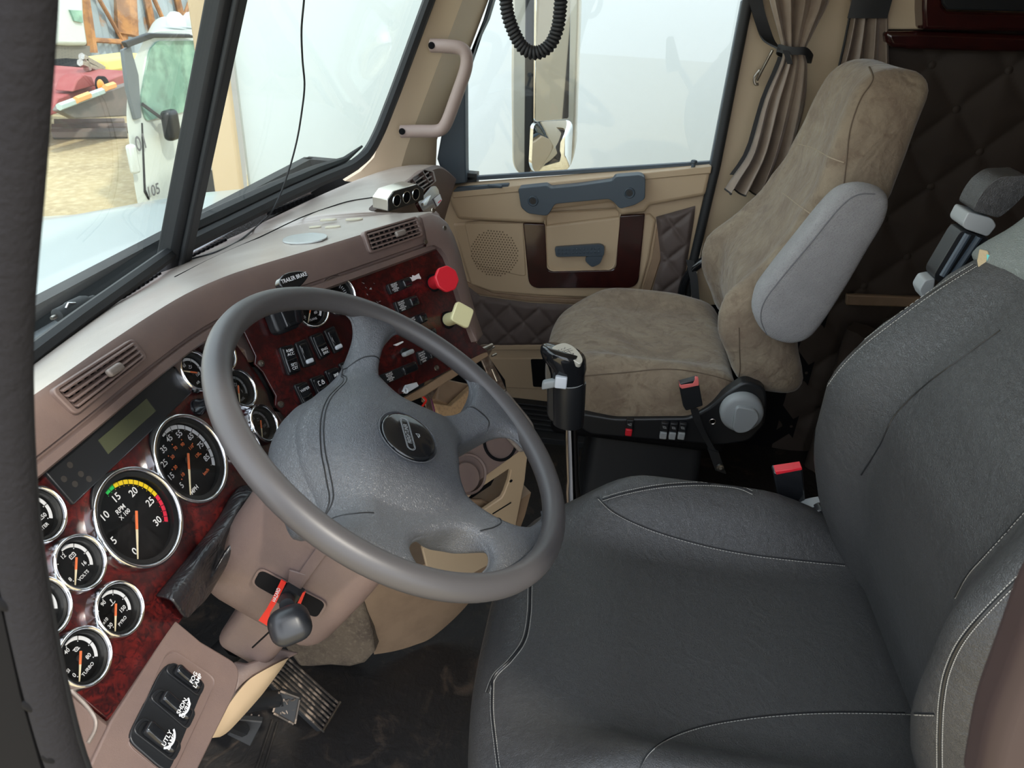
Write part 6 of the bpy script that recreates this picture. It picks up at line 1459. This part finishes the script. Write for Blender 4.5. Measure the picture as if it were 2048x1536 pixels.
# passenger mirror
mr = thing('side_mirror', 'tall chrome backed side mirror outside the passenger window', 'mirror', (2.62, .3, .9))
mb = MB(); mb.slab(fillet(XP(2.60, [(1026, -220), (1160, -220), (1160, 10), (1150, 300), (1140, 340), (1040, 352), (1024, 330), (1022, 160)]), .03, 5), (.10, 0, 0)); mk('housing', mb, mat('mirror_shell', (.50, .48, .41), .3, .3), mr, bevel=.02, bseg=4)
nM = V((-.80, -.60, 0)); MP = lambda pts, d: [onp(px, py, V((2.585, .24, 1.2)) + nM*d, nM) for px, py in pts]
mb = MB(); mb.slab(XP(2.590, [(1052, -220), (1068, -220), (1066, 240), (1060, 345), (1048, 346)]), (.02, 0, 0)); mk('frame_bar', mb, M['black'], mr, bevel=.004)
mb = MB(); mb.slab(fillet(MP([(1074, -220), (1146, -220), (1138, 238), (1070, 244)], .05), .01, 3), nM*-.012); mk('main_glass', mb, M['mirror'], mr, bevel=.002)
cv = fillet(MP([(1067, 250), (1080, 243), (1138, 240), (1146, 250), (1142, 330), (1130, 344), (1070, 346), (1063, 330)], .05), .015, 4); cc = sum(cv, V((0, 0, 0)))/len(cv)
mb = MB(); mb.loft([[p - nM*.02 for p in cv], cv] + [[cc + (p-cc)*s + nM*(.018*(1-s*s)) for p in cv] for s in (.95, .8, .6, .4, .2, .03)], caps=False); mk('convex_glass', mb, M['mirror'], mr, ang=60)

# white trailer parked alongside
tr = thing('box_trailer', 'white box trailer parked close alongside the passenger side', 'trailer', (4.4, -4, GZ))
mb = MB(); mb.box((4.50, -4.43, 1.45), (2.5, 12.24, 2.9)); mk('box', mb, M['trailer'], tr, bevel=.02)
mb = MB(); mb.box((3.215, 1.76, 1.3), (.04, .135, 3.2)); mk('corner_post', mb, mat('corner_post', (.55, .42, .27), .6), tr, bevel=.01)
mb = MB(); mb.box((3.23, -4.4, -.02), (.06, 12.3, .10)); mk('bottom_rail', mb, M['steel'], tr)
for y in (-7.5, -8.8):
    mb = MB(); mb.lathe([(.52, 0), (.52, .28), (.3, .30), (0, .2)], Frame((3.4, y, GZ+.52), (0, 1, 0), (1, 0, 0)), seg=32); mk('wheel', mb, M['rubber'], tr)
mb = MB(); mb.box((4.3, .9, -.5), (.2, .2, 1.2)); mk('landing_leg', mb, M['steel'], tr)
# second wagon part visible left of the post
wt = thing('white_wagon', 'pale van body with dark wheel arch just ahead of the trailer post', 'van', (5.2, 3.1, GZ))
mb = MB(); body = [onp(px, py, (5.5, 2.95, 0), (0, -1, 0)) for px, py in ((398, 40), (470, 40), (500, 460), (390, 460))]
mb.slab(body, (1.5, .75, 0)); mk('body', mb, mat('pale_body', (.46, .44, .43), .5), wt, bevel=.02)
wc = onp(414, 392, (5.5, 2.94, 0), (0, -1, 0)); mb = MB(); mb.lathe([(.19, 0), (.19, .03), (0, .03)], Frame(wc, (1, 0, 0), (0, -1, 0)), seg=36); mk('wheel', mb, M['rubber'], wt)

# white truck across the yard
wtk = thing('parked_truck', 'white cab-over truck with green tinted window and small black mirror', 'truck', (8, 5, GZ))
TY = 5.0
def T_(pts, y=TY): return [on(px, py, 1, y) for px, py in pts]
mb = MB(); mb.slab(fillet(T_([(262, 132), (290, 75), (310, 62), (470, 58), (500, 120), (500, 470), (288, 470), (270, 380), (252, 230), (256, 180)]), .1, 4), (2.2, 1.25, 0)); mk('cab', mb, M['wpaint'], wtk, bevel=.05, bseg=3)
mb = MB(); mb.slab(fillet(T_([(282, 200), (300, 100), (316, 82), (470, 80), (470, 208), (375, 222), (292, 242)], TY-.02), .06, 4), (0, .03, 0)); mk('window_pane', mb, mat('green_glass', (.16, .30, .24), .12, var=[(1.2, (.40, .62, .48), .45, .7), (3, (.08, .14, .12), .5, .7)]), wtk)
mb = MB(); mb.slab(T_([(246, 100), (262, 92), (278, 150), (284, 236), (272, 240), (256, 180)], TY-.04), (0, .04, 0)); mk('corner_vane', mb, mat('dark_grey_pillar', (.10, .12, .13), .4), wtk, bevel=.01)
mb = MB(); mb.slab(T_([(250, 84), (300, 66), (380, 68), (398, 76), (310, 76), (256, 96)], TY-.08), (0, .05, 0)); mk('roof_gutter', mb, M['black'], wtk, bevel=.01)
mb = MB(); c = on(342, 250, 1, TY-.15); mb.rbox((.11, .06, .16), .05, lambda q: c + q, (3, 3, 3)); mb.tube([c, c + V((-.3, .1, .25))], .02, 6); mk('small_mirror', mb, M['black'], wtk)
mb = MB(); mb.slab(T_([(284, 246), (286, 246), (292, 380), (300, 398), (298, 400), (289, 384)], TY-.01), (0, .01, 0)); mk('door_gap', mb, M['blackmatte'], wtk)
FT = Frame((8, TY-.03, 0), (1, 0, 0), (0, -1, 0)); mb = MB()
a, b = FT.ab(307, 382); text(mb, '105', FT, a, b, 0, .17); a, b = FT.ab(283, 286); text(mb, '01', FT, a, b, 0, .22, R(6)); mk('door_number', mb, mat('dark_number', (.10, .10, .11), .6), wtk)
for q in ((352, 44), (384, 44)):
    mb = MB(); c = on(*q, 1, TY+.1); mb.lathe([(.11, -.04), (.10, .05), (.05, .10), (0, .11)], Frame(c, (1, 0, 0), (0, 0, 1)), seg=16); mk('roof_light', mb, M['wpaint'], wtk)
mb = MB(); c = on(266, 318, 1, TY-.05); mb.box(c, (.10, .08, .3)); mk('headlamp', mb, M['wpaint'], wtk, bevel=.03)
for x_ in (10.6,):
    mb = MB(); mb.lathe([(.45, 0), (.45, .25), (0, .25)], Frame((x_, 5.3, GZ+.45), (1, 0, 0), (0, 1, 0)), seg=28); mk('wheel', mb, M['rubber'], wtk)
# barn
BY = 13.0
bn = thing('metal_barn', 'weathered blue-grey corrugated barn with rusty posts and diagonal braces', 'barn', (24, BY, GZ))
rust = mat('rust', (.26, .13, .07), .9, var=[(3, (.45, .22, .09), .45, .6)])
mb = MB(); x0_, x1_ = 12.0, 40.0
N_ = 420; mb.loft([[V((x0_ + (x1_-x0_)*i/N_, BY + .04*math.sin(i*1.6), z)) for i in range(N_+1)] for z in (GZ, 7)], closed=False, caps=False)
mk('corrugated_wall', mb, mat('blue_grey_sheet', (.34, .40, .44), .6, var=[(.5, (.28, .33, .36), .4, .7), (1.6, (.40, .22, .12), .60, .72)]), bn, ang=180)
BP = lambda px, py: on(px, py, 1, BY-.15)
for a, b, w_ in (((162, -40), (184, 105), .13), ((232, -40), (252, 110), .10), ((246, -40), (252, 70), .30), ((268, -10), (246, 60), .07), ((186, 80), (252, 84), .06), ((188, -20), (250, 90), .05), ((290, -20), (306, 60), .10), ((300, -20), (335, 60), .06), ((350, -20), (366, 50), .10), ((392, -30), (362, 50), .06)):
    mb = MB(); mb.tube([BP(*a), BP(*b)], w_, 6); mk('brace', mb, rust, bn)
# flatbed
fb_ = thing('flatbed_trailer', 'dark red flatbed trailer with steel ramps and orange marker lamp in the yard', 'trailer', (12, 8, GZ))
FY = lambda px, py, y=8.0: on(px, py, 1, y)
redp_ = mat('faded_red', (.28, .05, .05), .6, var=[(2, (.36, .12, .11), .4, .7)])
mb = MB(); mb.slab([FY(*q) for q in ((100, 232), (116, 196), (150, 184), (262, 142), (268, 172), (150, 216))], (0, 1.6, 0)); mk('side_rail', mb, redp_, fb_, bevel=.02)
mb = MB(); c = [FY(*q, 7.9) for q in ((146, 184), (154, 160), (168, 148), (184, 152), (192, 172))]; mb.slab(c, (0, .3, 0)); mk('fender', mb, redp_, fb_, bevel=.02)
mb = MB(); mb.slab([FY(*q, 7.6) for q in ((118, 222), (128, 208), (200, 186), (262, 166), (264, 232), (150, 238))], (0, .12, 0)); mk('ramp', mb, mat('dark_ramp', (.12, .11, .10), .6, var=[(2, (.22, .16, .14), .4, .7)]), fb_, bevel=.02)
mb = MB(); mb.tube([FY(118, 214, 7.55), FY(140, 206, 7.55), FY(205, 182, 7.55)], .05, 6); mk('ramp_edge', mb, mat('pale_green_steel', (.42, .52, .50), .5), fb_)
for q in ((152, 200, 178, 190), (210, 176, 228, 170)):
    mb = MB(); mb.tube([FY(q[0], q[1], 7.5), FY(q[2], q[3], 7.5)], .05, 6); mk('reflector', mb, mat('orange_reflector', (.80, .36, .12), .5) if q[0] == 152 else bpy.data.materials['orange_reflector'], fb_)
mb = MB(); mb.lathe([(.13, 0), (.13, .06), (.10, .08), (0, .08)], Frame(FY(201, 170, 7.8), (1, 0, 0), (0, -1, 0)), seg=20); mk('lamp_housing', mb, M['blackmatte'], fb_)
mb = MB(); mb.lathe([(.08, 0), (.05, .03), (0, .04)], Frame(FY(201, 170, 7.7), (1, 0, 0), (0, -1, 0)), seg=16); mk('marker_lamp', mb, mat('amber', (.9, .28, .04), .4), fb_)
for a, b, c_ in (((163, 113), (205, 137), M['steel']), ((160, 125), (200, 141), M['steel']), ((168, 118), (176, 140), M['steel'])):
    mb = MB(); mb.tube([FY(*a, 8.6), FY(*b, 8.6)], .06, 6); mk('loose_bar', mb, c_, fb_)
mb = MB(); mb.slab([FY(*q, 9.2) for q in ((143, 133), (232, 124), (240, 132), (146, 145))], (0, 1, 0)); mk('deck', mb, M['blackmatte'], fb_)
mb = MB(); mb.box(FY(230, 124, 9.0), (1.2, .5, .22)); mk('yellow_strap_box', mb, mat('dull_yellow', (.75, .60, .18), .6), fb_, bevel=.05)
# bags and van at the far left
wb = thing('white_barrier', 'white wedge shaped barrier standing on the gravel at far left', 'barrier', FY(134, 180, 11.2))
mb = MB(); mb.slab([FY(*q, 11.2) for q in ((110, 130), (132, 128), (148, 168), (142, 176), (112, 182))], (0, .6, 0)); mk('body', mb, M['wpaint'], wb, bevel=.03)
vn = thing('white_van', 'white van cab with green window at the top left in the distance', 'van', on(150, 80, 1, 12))
mb = MB(); mb.slab([on(*q, 1, 12) for q in ((110, 90), (120, 0), (128, -40), (166, -30), (170, 40), (178, 92), (140, 92))], (0, .9, 0)); mk('body', mb, M['wpaint'], vn, bevel=.08)
mb = MB(); mb.slab([on(*q, 1, 11.95) for q in ((141, 20), (164, 21), (166, 46), (150, 42))], (0, .05, 0)); mk('side_window', mb, bpy.data.materials['green_glass'], vn)
mb = MB(); mb.slab([on(*q, 1, 12.1) for q in ((100, 86), (180, 92), (180, 122), (100, 118))], (0, .8, 0)); mk('chassis', mb, mat('chassis_grey', (.15, .14, .12), .7), vn)
pipe = thing('pipe_bundle', 'dark flat beams lying on the gravel below the ramp', 'beams', FY(180, 255, 7.2))
for a, b in (((105, 258), (256, 256)), ((105, 268), (254, 266)), ((110, 248), (250, 246))):
    mb = MB(); mb.tube([on(*a, 2, GZ+.08), on(*b, 2, GZ+.08)], .08, 6); mk('beam', mb, bpy.data.materials['dark_ramp'], pipe)

# groups of like things
for o in list(S.objects):
    if o.parent is None and 'label' in o.keys() and o.get('kind') != 'structure':
        n = o.name.split('.')[0]
        g = {'seat_belt_buckle': 'seat belt buckles', 'wiper': 'windscreen wipers', 'accelerator_pedal': 'foot pedals', 'brake_pedal': 'foot pedals', 'clutch_pedal': 'foot pedals', 'window_curtain': 'bronze curtains', 'sleeper_curtain': 'bronze curtains' if 'bronze' in o['label'] else None}.get(n)
        if g: o['group'] = g
